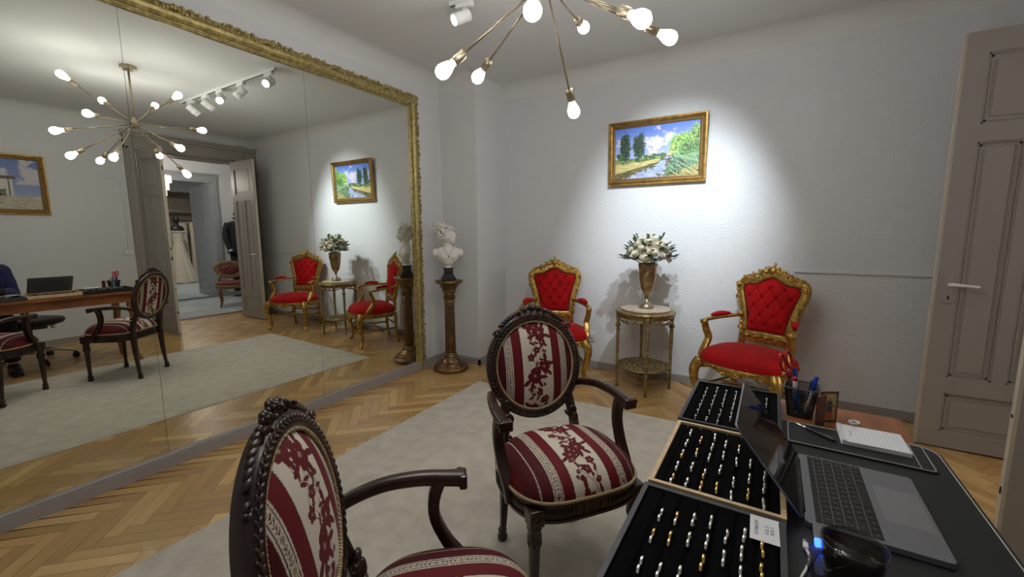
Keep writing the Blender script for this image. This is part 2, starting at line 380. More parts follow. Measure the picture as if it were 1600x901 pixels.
# door leaves
def door_leaf(name, hinge, free, H=2.455, th=.042, z0=.012, mt='paint', handle=True, label=None):
    """leaf from hinge to free (xy); built in local frame: x along leaf, y thickness; flat front faces -y"""
    hx, hy = hinge; dx, dy = free[0]-hx, free[1]-hy; Wd = math.hypot(dx, dy); a = math.atan2(dy, dx)
    root = empty(name, (hx, hy, 0), a); struct(root)
    st = .095; rows = [(.10+z0, .36), (.46, 1.86), (1.96, H-.11)]
    g = G()
    y0, y1 = -th/2, th/2; zt = z0+H
    g.box(0, st, y0, y1, z0, zt); g.box(Wd-st, Wd, y0, y1, z0, zt)
    g.box(st, Wd-st, y0, y1, z0, rows[0][0]); g.box(st, Wd-st, y0, y1, rows[0][1], rows[1][0]); g.box(st, Wd-st, y0, y1, rows[1][1], rows[2][0]); g.box(st, Wd-st, y0, y1, rows[2][1], zt)
    g.box(Wd/2-.03, Wd/2+.03, y0, y1, rows[1][0], rows[1][1])
    cells = [(st, Wd-st, *rows[0]), (st, Wd/2-.03, *rows[1]), (Wd/2+.03, Wd-st, *rows[1]), (st, Wd-st, *rows[2])]
    for x0, x1, a0, a1 in cells:
        g.box(x0, x1, y0+.014, y1-.014, a0, a1)
        for sgn in (-1, 1):
            for off, hh in ((0, .010), (.014, .005)):           # raised mouldings round each panel
                yy = sorted((sgn*(th/2-.016), sgn*(th/2-.016+hh)))
                for bx in ((x0+off, x0+off+.010, a0+off, a1-off), (x1-off-.010, x1-off, a0+off, a1-off), (x0+off, x1-off, a0+off, a0+off+.010), (x0+off, x1-off, a1-off-.010, a1-off)):
                    g.box(bx[0], bx[1], yy[0], yy[1], bx[2], bx[3])
            yy = sorted((sgn*(th/2-.014), sgn*(th/2-.009)))
            g.box(x0+.04, x1-.04, yy[0], yy[1], a0+.04, a1-.04)
    g.build('leaf_panel', mt, root)
    g = G(); g.box(Wd, Wd+.012, -th/2+.004, th/2-.004, z0, zt); e = g.build('leaf_edge', 'paintedge', root); e['label'] = 'worn cream edge of the door leaf'
    if handle:
        g = G()
        for sgn in (-1, 1):
            yy = sorted((sgn*th/2, sgn*(th/2+.005))); g.box(Wd-.075, Wd-.035, yy[0], yy[1], .92, 1.10)
        g.build('lock_plate', mt, root)
        g = G()
        for sgn in (-1, 1): yy = sorted((sgn*(th/2+.0045), sgn*(th/2+.0062))); g.box(Wd-.060, Wd-.052, yy[0], yy[1], .945, .965)
        g.build('keyhole', 'dark', root)
        for sgn in (-1, 1):
            g = G(); yy = sgn*(th/2)
            g.tube([(Wd-.055, yy+sgn*.004, 1.035), (Wd-.055, yy+sgn*.03, 1.035)], [.010, .009], 10)
            g.tube(bez((Wd-.055, yy+sgn*.034, 1.036), (Wd-.08, yy+sgn*.05, 1.037), (Wd-.12, yy+sgn*.045, 1.034), (Wd-.175, yy+sgn*.038, 1.028), 8), [.011, .011, .010, .0095, .009, .0085, .008, .008, .0075], 10)
            h = g.build('door_handle', 'white', root); h['label'] = 'white lever handle'
    return root
d1 = door_leaf('door_1', (4.46, 3.565), (3.825, 3.565))
d2 = door_leaf('door_2', (4.46, 2.395), (3.832, 2.425), handle=False)
g = G()
for z_, hh in ((1.03, .05), (1.16, .03), (.30, .03), (.62, .012), (2.2, .05)):
    g.box(.6285, .6415+.0012, -.007, .007, z_-hh/2, z_+hh/2)
g.build('bolt_hole', 'dark', d2)

# ================================================================== BIG MIRROR
root = empty('wall_mirror', (0, 0, 0), 0, 'wall-sized three-pane mirror in an ornate olive-gold frame on the left wall', 'mirror')
YM = [-.08, .939, 1.961, 3.0]
for i in range(3):
    g = G(); g.box(-.010, 0, YM[i]+.0009, YM[i+1]-.0009, .0745, 2.53); g.build('mirror_pane', 'mirror', root)
g = G()
def molding(g, a, b, wdir, w_=.105):
    """frame rail from a to b; wdir points outward from the glass"""
    a, b, wd = Vector(a), Vector(b), Vector(wdir); X = Vector((1, 0, 0))
    pf = [(0, 0), (0, .010), (.004, .014), (.010, .014), (.012, .020), (.020, .020), (.024, .028), (.040, .038), (.058, .040), (.070, .032), (.078, .022), (w_, .014), (w_, 0)]
    vs_ = [p+wd*q[0]+X*q[1] for p in (a, b) for q in pf]; k = len(pf)
    g.add(vs_, [(i, (i+1) % k, k+(i+1) % k, k+i) for i in range(k)]+[tuple(range(k)), tuple(range(k, 2*k))], False)
    L = (b-a).length; d = (b-a)/L; n = int(L/.042)
    for i in range(n+1):                                                     # running leaf-and-scroll border
        p = a+d*(i*L/n); big = (i % 12 == 6)
        o = .082+.010*math.sin(i*1.05)
        scroll(g, p+wd*o+X*.014, d, wd, X, .025, .0078, 1.1, 1 if i % 2 else -1, i*.9)
        g.ell(p+wd*(.100+.010*math.sin(i*2.1))+X*.015, (.013, .014, .012), 8, 5)
        if big:
            for q in range(-4, 5):
                g.ell(p+d*(q*.018)+wd*(.060+.030*math.cos(q*.35))+X*.030, (.012, .012, .016), 8, 6)
                scroll(g, p+d*(q*.02)+wd*(.055)+X*.030, d, wd, X, .016, .005, 1, 1 if q > 0 else -1, q)
molding(g, (0, -.09, 2.515), (0, 3.06, 2.515), (0, 0, 1)); g.build('frame_top', 'framegold', root)
g = G(); molding(g, (0, 2.99, .02), (0, 2.99, 2.60), (0, 1, 0)); g.build('frame_side', 'framegold', root)
g = G(); molding(g, (0, -.07, .075), (0, -.07, 2.60), (0, -1, 0)); g.build('frame_side', 'framegold', root)
root['category'] = 'mirror'

# ================================================================== RUG
g = G(); nx, ny = 70, 100; cn = [(.735, 3.03), (2.79, 3.095), (2.90, .06), (.80, .0)]
vs_ = []
for j in range(ny+1):
    for i in range(nx+1):
        a, b = i/nx, j/ny; x = (cn[3][0]*(1-a)+cn[2][0]*a)*(1-b)+(cn[0][0]*(1-a)+cn[1][0]*a)*b; y = (cn[3][1]*(1-a)+cn[2][1]*a)*(1-b)+(cn[0][1]*(1-a)+cn[1][1]*a)*b
        e = min(a, 1-a, b, 1-b); vs_.append((x, y, (.012 if e > 0 else .002)+.0012*noise.noise(Vector((x*14, y*14, 0)))))
g.add(vs_, [(j*(nx+1)+i, j*(nx+1)+i+1, (j+1)*(nx+1)+i+1, (j+1)*(nx+1)+i) for j in range(ny) for i in range(nx)])
o = g.build('area_rug', 'rug', recalc=False); tag(o, 'large plain cream rug with short pile on the parquet in the middle of the room', 'rug')

# ================================================================== BROCADE PATTERN
CREAM = np.array((.66, .60, .50)); BURG = np.array((.135, .006, .011)); DKB = np.array((.048, .005, .008)); WINE = np.array((.098, .005, .009)); BEI = np.array((.36, .27, .17))
def make_flowers():
    F = []; Lf = []
    y = -.60; k = 0
    while y < .60:
        sx_ = 1 if k % 2 else -1
        F += [(.018*sx_, y, .034, 0), (-.028*sx_, y+.038, .029, 1), (.030*sx_, y+.080, .018, 2), (.002*sx_, y+.110, .017, 3)]
        for q in range(5):
            a = rng.uniform(0, 6.3); Lf.append((.020*sx_+.042*math.cos(a), y+.042*math.sin(a), a, .021, .0078))
            a = rng.uniform(0, 6.3); Lf.append((-.028*sx_+.034*math.cos(a), y+.036+.034*math.sin(a), a, .019, .0072))
        for q in range(7):
            t = q/6; cx = .035*math.sin(t*4+k)*sx_; cy = y+.05+t*.11; Lf.append((cx, cy, 1.2+.9*(-1)**q, .013, .005)); Lf.append((cx*.9, cy+.008, 1.57, .011, .0014))
        for q in range(4): F.append((rng.uniform(-.055, .055), y+rng.uniform(0, .18), .0085, q)); a = rng.uniform(0, 6.3); Lf.append((rng.uniform(-.05, .05), y+rng.uniform(0, .18), a, .014, .0055))
        for q in range(3): F.append((-.045*sx_+.012*q*sx_, y+.128+.004*q, .007, 4))
        y += .185; k += 1
    return F, Lf
FL, LF = make_flowers()
def brocade(U, V):
    """U across the stripes, V along them (metres) -> colours"""
    n = len(U); C = np.tile(WINE, (n, 1)); a = np.abs(U)
    per = .158; r_ = a.copy(); r_ = np.where(a > .079, (a-.079) % .150, -1)
    C[(r_ >= 0) & (r_ < .034)] = BURG
    for lo, hi in ((.034, .038), (.062, .066)): C[(r_ >= lo) & (r_ < hi)] = CREAM
    for lo, hi in ((.038, .041), (.059, .062)): C[(r_ >= lo) & (r_ < hi)] = DKB
    vb = (r_ >= .041) & (r_ < .059); C[vb] = CREAM*.95
    vc = r_-.050; t_ = (V % .0105)/.0105
    leafy = vb & ((np.abs(vc) < .0006) | (np.abs(np.abs(vc)-.0008-.0052*t_) < .0015*np.sin(np.pi*np.clip(t_, 0, 1)))); C[leafy] = DKB*1.4
    d_ = np.hypot(vc, ((V+.03) % .062)-.031); near = vb & (d_ < .0082); C[near] = CREAM*.95
    an_ = np.arctan2(((V+.03) % .062)-.031, vc); bl = vb & (d_ < .0066*(.75+.25*np.abs(np.cos(2.5*an_)))); alt = ((V+.03) % .124) < .062; C[bl & alt] = (.34, .25, .09); C[bl & ~alt] = (.24, .22, .20)
    tex = r_ >= .066; dm = ((U*1.0+V) % .0075 < .0017) | ((U-V) % .0075 < .0017); C[tex & dm] = DKB
    C[(r_ >= .105) & (r_ < .108)] = CREAM*.9
    cs = a <= .074; C[cs] = CREAM
    C[(a > .071) & (a <= .074)] = DKB; C[(a > .074) & (a <= .079)] = BURG
    mk = np.zeros(n, bool); cen = np.zeros(n, bool); lm = np.zeros(n, bool)
    for fx, fy, fr, ph in FL:
        dx, dy = U-fx, V-fy; d = np.hypot(dx, dy); t = np.arctan2(dy, dx)
        mk |= cs & (d < fr*(.70+.30*np.abs(np.cos(2.5*t+ph)))); cen |= cs & (d < fr*.20)
    for lx, ly, an, ll, lw in LF:
        dx, dy = U-lx, V-ly; p = dx*math.cos(an)+dy*math.sin(an); q = -dx*math.sin(an)+dy*math.cos(an)
        lm |= cs & ((p/ll)**2+(q/lw)**2 < 1)
    stem = cs & (np.abs(U-.030*np.sin(V*34)) < .0014) | cs & (np.abs(U+.034*np.sin(V*27+1)) < .0010); C[stem] = DKB*1.2
    C[lm] = DKB*1.5+BURG*.3; C[mk] = BURG*.9; C[cen] = BEI*.8
    return np.c_[C, np.ones(n)]

# ================================================================== CARVED DINING CHAIR  (front = +y)
def oval(rx, rz, n=48, y=0, ph=0): return [Vector((rx*math.cos(2*PI*i/n+ph), y, rz*math.sin(2*PI*i/n+ph))) for i in range(n)]
def make_dining_chair(label):
    root = empty('dining_chair', (0, 0, 0), 0, label, 'chair', 'carved oval-back dining chairs in striped brocade')
    # legs
    for sx_ in (-1, 1):
        g = G(); x, y = .205*sx_, .225
        pr = [(.017, .0), (.021, .006), (.021, .018), (.016, .024), (.019, .035), (.019, .045), (.013, .055), (.015, .08), (.021, .27), (.024, .285), (.017, .295), (.024, .305), (.026, .32), (.020, .335), (.027, .345), (.027, .362)]
        g.lathe(pr, 20, (x, y, 0), rf=lambda a, z: 1-.07*(.06 < z < .275)*(math.cos(8*a) > .2))
        for k in range(8): a = k*PI/4; g.ell((x+.022*math.cos(a), y+.022*math.sin(a), .30), (.006, .006, .02), 6, 5)
        g.bbox((x, y, .388), (.054, .054, .062), .004)
        for q in range(6): a = q*PI/3; g.ell((x+.012*math.cos(a), y+.028, .39+.012*math.sin(a)), (.006, .004, .006), 6, 5)
        g.build('leg', 'wood', root)
        g = G(); pts = catmull([(.175*sx_, -.180, 0), (.173*sx_, -.172, .10), (.172*sx_, -.160, .25), (.172*sx_, -.155, .42)], 5)
        g.sweep(pts, rrect(.040, .034, .008), [.55+.45*min(1, p.z/.3) for p in pts])
        g.lathe([(.018, 0), (.022, .008), (.022, .02), (.015, .03), (.020, .045), (.012, .06)], 14, (.175*sx_, -.180, 0)); g.build('leg', 'wood', root)
    # seat outline
    def outline(k=1.0, n=72):
        o = []
        for i in range(n):
            a = 2*PI*i/n; c_, s_ = math.cos(a), math.sin(a); e = .55
            X_ = (.262 if s_ > 0 else .262-.055*(-s_))*math.copysign(abs(c_)**e, c_); Y_ = (.245 if s_ > 0 else .205)*math.copysign(abs(s_)**(.72 if s_ > 0 else .45), s_)
            o.append((X_*k, Y_*k+.035))
        return o
    g = G(); o = outline(.965); n = len(o)
    g.prism(o, .372, .435, smooth=False); o2 = outline(.985); g.prism(o2, .368, .378); g.prism(o2, .427, .436)
    for i in range(n):                                   # carved leaf frieze
        p = Vector((*o[i], .402)); q = Vector((*o[(i+1) % n], .402)); d = (q-p).normalized(); nn = d.cross(Vector((0, 0, 1)))
        for t in (0, .5): g.ell(p.lerp(q, t)+nn*.001, (.006, .006, .016), 6, 5)
    g.build('seat_frame', 'wood', root)
    # cushion
    g = G(); H0 = .438; oo = outline(.97, 150)
    tab = [(math.atan2(q[1]-.035, q[0]), math.hypot(q[0], q[1]-.035)) for q in oo]; tab.sort(); TA = np.array([t[0] for t in tab]); TR = np.array([t[1] for t in tab])
    nr, na = 150, 460; A = np.linspace(-PI, PI, na, endpoint=False); RB = np.interp(A, TA, TR, period=2*PI)
    vs_ = []; 
    for j in range(nr):
        u_ = (1-j/(nr-1))
        hz = .080*(1-u_**5)**.6+.022*(1-u_**2)
        for i in range(na):
            k_ = u_*RB[i]; vs_.append((k_*math.cos(A[i]), .035+k_*math.sin(A[i]), H0+hz))
    g.add(vs_, [(j*na+i, j*na+(i+1) % na, (j+1)*na+(i+1) % na, (j+1)*na+i) for j in range(nr-1) for i in range(na)])
    V_ = np.array(vs_); h_ = (V_[:, 2]-H0); g.c = brocade(V_[:, 0], V_[:, 1]+.03)
    g.build('seat_cushion', 'fabric', root, recalc=False)
    g = G(); g.tube([Vector((x*1.005, y*1.005, .441)) for x, y in outline(.975)], .0055, 8, True); e = g.build('seat_piping', 'cord', root)
    # oval back, leaning
    zc, yc, rx, rz = .762, -.228, .200, .208; lean = R(11)
    T = Matrix.Translation((0, yc, zc)) @ Matrix.Rotation(lean, 4, 'X')
    g = G(); g.T = T
    sec = [(.022, -.016), (.024, .002), (.022, .014), (.012, .020), (.004, .016), (-.008, .023), (-.020, .014), (-.022, -.006), (-.014, -.016), (.006, -.019), (.014, -.020)]
    n = 72; vs_ = []
    for i in range(n):
        a = 2*PI*i/n; c_, s_ = math.cos(a), math.sin(a)
        for q, y in sec: vs_.append(((rx+q)*c_, y, (rz+q)*s_))
    k = len(sec); g.add(vs_, [(i*k+a, i*k+(a+1) % k, ((i+1) % n)*k+(a+1) % k, ((i+1) % n)*k+a) for i in range(n) for a in range(k)])
    for i in range(n*2):                                   # carved leaves round the rim
        a = PI*i/n; q = .006*(-1)**i; 
        mt = Matrix.Rotation(-a, 4, 'Y') @ Matrix.Rotation(.6*(-1)**i, 4, 'Y')
        g.ell(((rx+.004+q)*math.cos(a), .018, (rz+.004+q)*math.sin(a)), (.0055, .0045, .011), 6, 5, mt)
    g.build('back_frame', 'wood', root)
    g = G(); g.T = T                                       # crest of carved roses
    for cx, cz, r_ in ((0, .252, .024), (-.034, .246, .020), (.034, .246, .020), (-.062, .234, .015), (.062, .234, .015)):
        for lay in range(3):
            for q in range(6):
                a = q*PI/3+lay*.5; rr = r_*(.85-.27*lay)
                g.ell((cx+rr*.62*math.cos(a), .010+.008*lay, cz+rr*.55*math.sin(a)), (rr*.50, .007, rr*.50), 7, 5, Matrix.Rotation(.5*math.cos(a), 4, 'Z'))
        g.ell((cx, .030, cz), (.006, .006, .006), 8, 6)
    for s_ in (-1, 1):
        for q in range(6):
            a = PI/2+s_*(.30+.075*q); g.ell(((rx+.034-.001*q)*math.cos(a), .008, (rz+.036-.0012*q)*math.sin(a)), (.021, .009, .008), 8, 5, Matrix.Rotation(-(a-PI/2)+s_*.3, 4, 'Y'))
        scroll(g, ((rx+.028)*math.cos(PI/2+s_*.86), .010, (rz+.032)*math.sin(PI/2+s_*.86)), (1, 0, 0), (0, 0, 1), (0, 1, 0), .014, .006, 1.2, s_)
    g.build('crest_carving', 'wood', root)
    for sgn, nm in ((1, 'back_cushion'), (-1, 'back_panel')):
        g = G(); g.T = T; nr, na = 110, 360; vs_ = []
        for j in range(nr):
            u_ = 1-j/(nr-1)
            for i in range(na): a = 2*PI*i/na; vs_.append((u_*(rx-.018)*math.cos(a), sgn*(.006+.034*(1-u_**3)**.8*(1 if sgn > 0 else .25)), u_*(rz-.018)*math.sin(a)))
        g.add(vs_, [(j*na+i, j*na+(i+1) % na, (j+1)*na+(i+1) % na, (j+1)*na+i) for j in range(nr-1) for i in range(na)])
        V_ = np.array(vs_); g.c = brocade(V_[:, 0]*1.0, V_[:, 2]); g.build(nm, 'fabric', root, recalc=False)
        g = G(); g.T = T; g.tube(oval(rx-.017, rz-.017, 80, sgn*.014), .0055, 8, True, upv=(0, 1, 0))
        for i in range(150):
            a = 2*PI*i/150; g.ell(((rx-.017)*math.cos(a), sgn*.015, (rz-.017)*math.sin(a)), (.0035, .0062, .0072), 6, 4, Matrix.Rotation(-a+.7, 4, 'Y'))
        g.build('back_piping', 'cord', root)
    for s_ in (-1, 1):
        g = G()                                            # posts carrying the oval
        pts = catmull([(.168*s_, -.155, .40), (.170*s_, -.165, .48), (.160*s_, -.180, .555), (.150*s_, -.200, .63)], 6)
        g.sweep(pts, rrect(.040, .034, .01), [(1, 1)]*len(pts))
        scroll(g, (.152*s_, -.165, .555), (1, 0, 0), (0, 0, 1), (0, 1, 0), .026, .011, 1.1, s_); scroll(g, (.158*s_, -.150, .48), (1, 0, 0), (0, 0, 1), (0, 1, 0), .020, .009, 1.1, -s_)
        g.ell((.165*s_, -.152, .515), (.018, .014, .030), 8, 6)
        g.build('back_post', 'wood', root)
        g = G()                                            # arm
        pts = catmull([(.205*s_, -.222, .655), (.222*s_, -.175, .674), (.246*s_, -.10, .686), (.262*s_, -.01, .684), (.264*s_, .07, .676), (.264*s_, .112, .672)], 6)
        sec2 = [(-.019, -.017), (.019, -.017), (.021, -.010), (.021, .006), (.016, .013), (.006, .0155), (-.006, .0155), (-.016, .013), (-.021, .006), (-.021, -.010)]
        g.sweep(pts, sec2, [(.72+.42*(i/len(pts))**1.5, .85+.20*i/len(pts)) for i in range(len(pts))])
        g.bbox((.264*s_, .108, .667), (.052, .022, .040), .006); scroll(g, (.264*s_+.026*s_, .100, .670), (0, 1, 0), (0, 0, 1), (s_, 0, 0), .014, .004)
        g.build('armrest', 'wood', root)
        g = G()
        pts = catmull([(.264*s_, .045, .674), (.264*s_, .028, .62), (.262*s_, .030, .56), (.258*s_, .062, .49), (.252*s_, .105, .43), (.250*s_, .120, .385)], 6)
        g.sweep(pts, rrect(.034, .042, .008), [(.8+.25*abs(2*i/len(pts)-1), 1) for i in range(len(pts))], upv=(1, 0, 0)); g.build('arm_support', 'wood', root)
    return root
dc = make_dining_chair('carved oval-backed chair in striped brocade, seen whole on the rug facing the ring trays')
dc.location = (2.268, 1.467, .0145); dc.rotation_euler = (0, 0, R(-37-90))
dc2 = dup(dc, (2.355, .592, .0145), R(-48.9), 'carved oval-backed chair in the foreground, cut off by the bottom edge of the photo')

# ================================================================== RED AND GOLD THRONE CHAIRS (front = +y)
def cartouche(dw=0, n=10):
    """closed outline of the back, (x, z); dw grows it"""
    half = [(.0, .555), (.09, .552), (.158, .560), (.172, .60), (.176, .66), (.196, .76), (.222, .85), (.236, .915), (.222, .965), (.180, .985), (.135, .985), (.100, .998), (.065, 1.022), (.030, 1.038), (0, 1.044)]
    o = []
    pts = catmull([(x, 0, z) for x, z in half], 4)
    L = [(p.x, p.z) for p in pts]; full = L+[(-x, z) for x, z in L[-2:0:-1]]
    if dw:
        q = []; N = len(full)
        for i in range(N):
            a, b = Vector(full[i-1]), Vector(full[(i+1) % N]); d = (b-a).normalized(); nn = Vector((d.y, -d.x)); q.append((full[i][0]+nn.x*dw, full[i][1]+nn.y*dw))
        full = q
    return full
def make_throne(label):
    root = empty('red_armchair', (0, 0, 0), 0, label, 'chair', 'gilded red velvet armchairs')
    lean = R(9); T = Matrix.Translation((0, -.215, .50)) @ Matrix.Rotation(lean, 4, 'X') @ Matrix.Translation((0, 0, -.50))
    # back frame
    ring = cartouche(-.006); N = len(ring); P3 = [T @ Vector((x, 0, z)) for x, z in ring]
    g = G(); g.T = T
    sec = [(.030, -.014), (.032, .004), (.022, .020), (.008, .026), (-.008, .020), (-.020, .024), (-.030, .012), (-.028, -.010), (0, -.020)]
    vs_ = []
    for i in range(N):
        a, b = Vector(ring[i-1]), Vector(ring[(i+1) % N]); d = (b-a).normalized(); nn = Vector((d.y, -d.x))
        for q, y in sec: vs_.append((ring[i][0]+nn.x*q, y, ring[i][1]+nn.y*q))
    k = len(sec); g.add(vs_, [(i*k+a, i*k+(a+1) % k, ((i+1) % N)*k+(a+1) % k, ((i+1) % N)*k+a) for i in range(N) for a in range(k)])
    for i in range(0, N, 3):
        a, b = Vector(ring[i-1]), Vector(ring[(i+1) % N]); d = (b-a).normalized(); nn = Vector((d.y, -d.x)); x, z = ring[i]
        g.ell((x+nn.x*.016, .022, z+nn.y*.016), (.011, .008, .017), 8, 5, Matrix.Rotation(math.atan2(d.x, d.y)+.5, 4, 'Y'))
        if i % 6 == 0: scroll(g, (x+nn.x*.02, .018, z+nn.y*.02), (1, 0, 0), (0, 0, 1), (0, 1, 0), .018, .006, 1.1, 1 if x > 0 else -1, i)
    # crest
    for q in range(-4, 5):
        g.ell((q*.017, .020, 1.083-abs(q)*.010+(0.012 if q % 2 == 0 else 0)), (.010, .010, .024), 8, 6, Matrix.Rotation(q*.22, 4, 'Y'))
    for s_ in (-1, 1):
        for cx, cz, r_ in ((.052, 1.062, .024), (.098, 1.042, .022), (.140, 1.022, .019), (.205, .995, .018), (.246, .930, .017)):
            scroll(g, (s_*cx, .022, cz), (1, 0, 0), (0, 0, 1), (0, 1, 0), r_, .0075, 1.2, s_, 1.2)
        for q in range(7): g.ell((s_*(.04+.024*q), .020, 1.050-.006*q), (.014, .009, .008), 7, 5, Matrix.Rotation(s_*.4, 4, 'Y'))
    g.ell((0, .028, 1.062), (.020, .014, .024), 12, 8); g.ell((0, .010, 1.112), (.012, .010, .016), 8, 6)
    g.build('back_frame', 'gold', root)
    # tufted back cushion
    g = G(); g.T = T; inn = np.array(cartouche(-.036)); nr, na = 60, 200
    idx = np.linspace(0, len(inn), na, endpoint=False); xs = np.interp(idx, np.arange(len(inn)+1), np.append(inn[:, 0], inn[0, 0])); zs = np.interp(idx, np.arange(len(inn)+1), np.append(inn[:, 1], inn[0, 1]))
    but = [(x, z) for r_, z in enumerate((.64, .71, .78, .85, .92)) for x in ((-.10, 0, .10) if r_ % 2 == 0 else (-.145, -.05, .05, .145)) if abs(x) < .16]
    def tuft(x, z):
        d = min(math.hypot((x-a)/1.0, z-b_) for a, b_ in but); d2 = sorted(math.hypot(x-a, z-b_) for a, b_ in but)
        h = -.018*math.exp(-(d/.013)**2)
        u1 = (x*.7/.05+(z-.64)/.07)*PI/2*1.0; u2 = (x*.7/.05*1.0-(z-.64)/.07)*PI/2
        crease = min(abs(math.sin((x/.10+(z-.64)/.14)*PI)), abs(math.sin((x/.10-(z-.64)/.14)*PI)))
        if .62 < z < .94: h -= .008*math.exp(-(crease/.16)**2)
        return h
    vs_ = []
    for j in range(nr):
        u_ = 1-j/(nr-1)
        for i in range(na):
            x, z = xs[i]*u_, .80+(zs[i]-.80)*u_; vs_.append((x, .010+.036*(1-u_**4)**.8+tuft(x, z), z))
    g.add(vs_, [(j*na+i, j*na+(i+1) % na, (j+1)*na+(i+1) % na, (j+1)*na+i) for j in range(nr-1) for i in range(na)])
    bc = g.build('back_cushion', 'red', root)
    for a, b_ in but: g = G(); g.T = T; g.ell((a, .040+tuft(a, b_)*.8, b_), (.0065, .004, .0065), 8, 5); g.build('button', 'red', bc)
    g = G(); g.T = T
    ri = cartouche(-.034, 10)
    for i in range(len(ri)):
        for t in (0, .5): a, b = ri[i], ri[(i+1) % len(ri)]; g.ell((a[0]*(1-t)+b[0]*t, .021, a[1]*(1-t)+b[1]*t), .0036, 6, 4)
    g.build('nailhead_trim', 'bronze', root, kind='stuff')
    g = G(); g.T = T; q = cartouche(-.02); g.prism(q, 0, .004, mt=Matrix.Translation((0, -.012, 0)) @ Matrix.Rotation(PI/2, 4, 'X')); g.build('back_panel', 'red', root)
    # seat
    def so(k=1.0, n=96, ins=0):
        o = []
        for i in range(n):
            a = 2*PI*i/n; c_, s_ = math.cos(a), math.sin(a)
            W_ = .312 if s_ > 0 else .312-.085*(-s_)
            x = W_*math.copysign(abs(c_)**.5, c_); y = (.285 if s_ > 0 else .225)*math.copysign(abs(s_)**.55, s_)
            if s_ > 0: y += .018*math.cos(x*PI/.30)
            o.append(((x-math.copysign(ins, x))*k, (y)*k))
        return o
    g = G(); oo = so(1.0, 240); nr, na = 34, 240; vs_ = []
    for j in range(nr):
        t = j/(nr-1); u_ = 1-t
        for i in range(na):
            vs_.append((oo[i][0]*u_*(1+.03*math.sin(PI*min(1, t*6))), oo[i][1]*u_*(1+.03*math.sin(PI*min(1, t*6))), .405+.085*(1-u_**5)**.55+.020*(1-u_**2)))
    g.add(vs_, [(j*na+i, j*na+(i+1) % na, (j+1)*na+(i+1) % na, (j+1)*na+i) for j in range(nr-1) for i in range(na)]); g.build('seat_cushion', 'red', root)
    g = G()
    for x, y in so(1.005, 150): g.ell((x, y, .404), .0042, 6, 4)
    g.build('nailhead_trim', 'bronze', root, kind='stuff')
    g = G(); o = so(.985, 96); n = len(o); vs_ = []
    for x, y in o:
        dz = .018*math.cos(x*PI/.14)*(1 if y > .1 else .4)*(abs(x) < .28); vs_ += [(x, y, .405), (x*1.015, y*1.015, .385), (x, y, .350-dz), (x*.93, y*.93, .350-dz), (x*.93, y*.93, .405)]
    g.add(vs_, [(i*5+a, i*5+(a+1) % 5, ((i+1) % n)*5+(a+1) % 5, ((i+1) % n)*5+a) for i in range(n) for a in range(5)])
    for q in range(-3, 4): g.ell((q*.018, .292, .362-abs(q)*.004), (.010, .010, .020), 8, 6, Matrix.Rotation(q*.35, 4, 'Y'))
    for s_ in (-1, 1):
        for q in range(4): scroll(g, (s_*(.07+.05*q), .292, .378), (1, 0, 0), (0, 0, 1), (0, 1, 0), .014, .006, 1.1, s_)
    g.build('seat_frame', 'gold', root)
    for s_ in (-1, 1):
        g = G(); pts = catmull([(s_*.262, .215, .395), (s_*.292, .245, .32), (s_*.285, .240, .22), (s_*.262, .218, .12), (s_*.262, .218, .055), (s_*.285, .240, .018), (s_*.288, .243, .0)], 6)
        rr = [(.040-.022*min(1, max(0, (.36-p.z)/.25))) if p.z > .05 else .018+.006*(1-p.z/.05) for p in pts]; g.tube(pts, rr, 12, upv=(0, 1, 0))
        for q in range(5): g.ell((s_*(.275+.004*q), .248, .375-.022*q), (.022-.002*q, .010, .016), 8, 5)
        scroll(g, (s_*.278, .262, .335), (1, 0, 0), (0, 0, 1), (0, 1, 0), .020, .007, 1.2, s_); g.lathe([(.020, 0), (.026, .008), (.024, .02), (.014, .03)], 12, (s_*.288, .243, 0)); g.build('leg', 'gold', root)
        g = G(); pts = catmull([(s_*.205, -.205, .39), (s_*.207, -.205, .25), (s_*.207, -.215, .12), (s_*.210, -.238, .0)], 6)
        g.sweep(pts, rrect(.040, .036, .008), [.72+.28*min(1, p.z/.25) for p in pts]); g.build('leg', 'gold', root)
        g = G(); g.tube([(s_*.265, .215, .19), (s_*.207, -.20, .19)], .011, 8); g.build('stretcher', 'gold', root)
        # arm
        g = G(); pts = catmull([(s_*.182, -.225, .700), (s_*.215, -.16, .698), (s_*.265, -.05, .690), (s_*.300, .06, .682), (s_*.305, .115, .672)], 6)
        g.sweep(pts, rrect(.034, .026, .008), [1]*len(pts))
        e = pts[-1]; g.lathe([(0, -.024), (.018, -.023), (.022, 0), (.018, .023), (0, .024)], 14, (e.x, e.y, e.z-.006), (1, 0, 0))
        pts = catmull([(s_*.305, .112, .668), (s_*.302, .085, .60), (s_*.288, .070, .54), (s_*.290, .105, .48), (s_*.290, .150, .43), (s_*.285, .165, .395)], 6)
        g.sweep(pts, rrect(.034, .040, .008), [1+.2*math.sin(i*PI/len(pts)) for i in range(len(pts))], upv=(1, 0, 0))
        for q in range(6): g.ell((s_*.292, .125+.008*q-.03, .50-.018*q), (.020, .014, .014), 8, 5)
        g.build('armrest', 'gold', root)
        g = G(); pts = catmull([(s_*.232, -.125, .716), (s_*.262, -.05, .722), (s_*.288, .035, .710)], 8)
        L = len(pts); g.sweep(pts, rrect(.050, .030, .013), [(.35+.65*math.sin(PI*(i+.6)/(L+.2))**.5,)*2 for i in range(L)]); g.build('arm_pad', 'red', root)
    g = G(); g.tube([(-.215, -.02, .19), (.215, -.02, .19)], .010, 8); g.tube([(-.205, -.205, .24), (.205, -.205, .24)], .010, 8)
    g.box(-.17, .17, -.225, -.200, .50, .535); g.box(-.185, -.150, -.228, -.198, .40, .60); g.box(.150, .185, -.228, -.198, .40, .60)
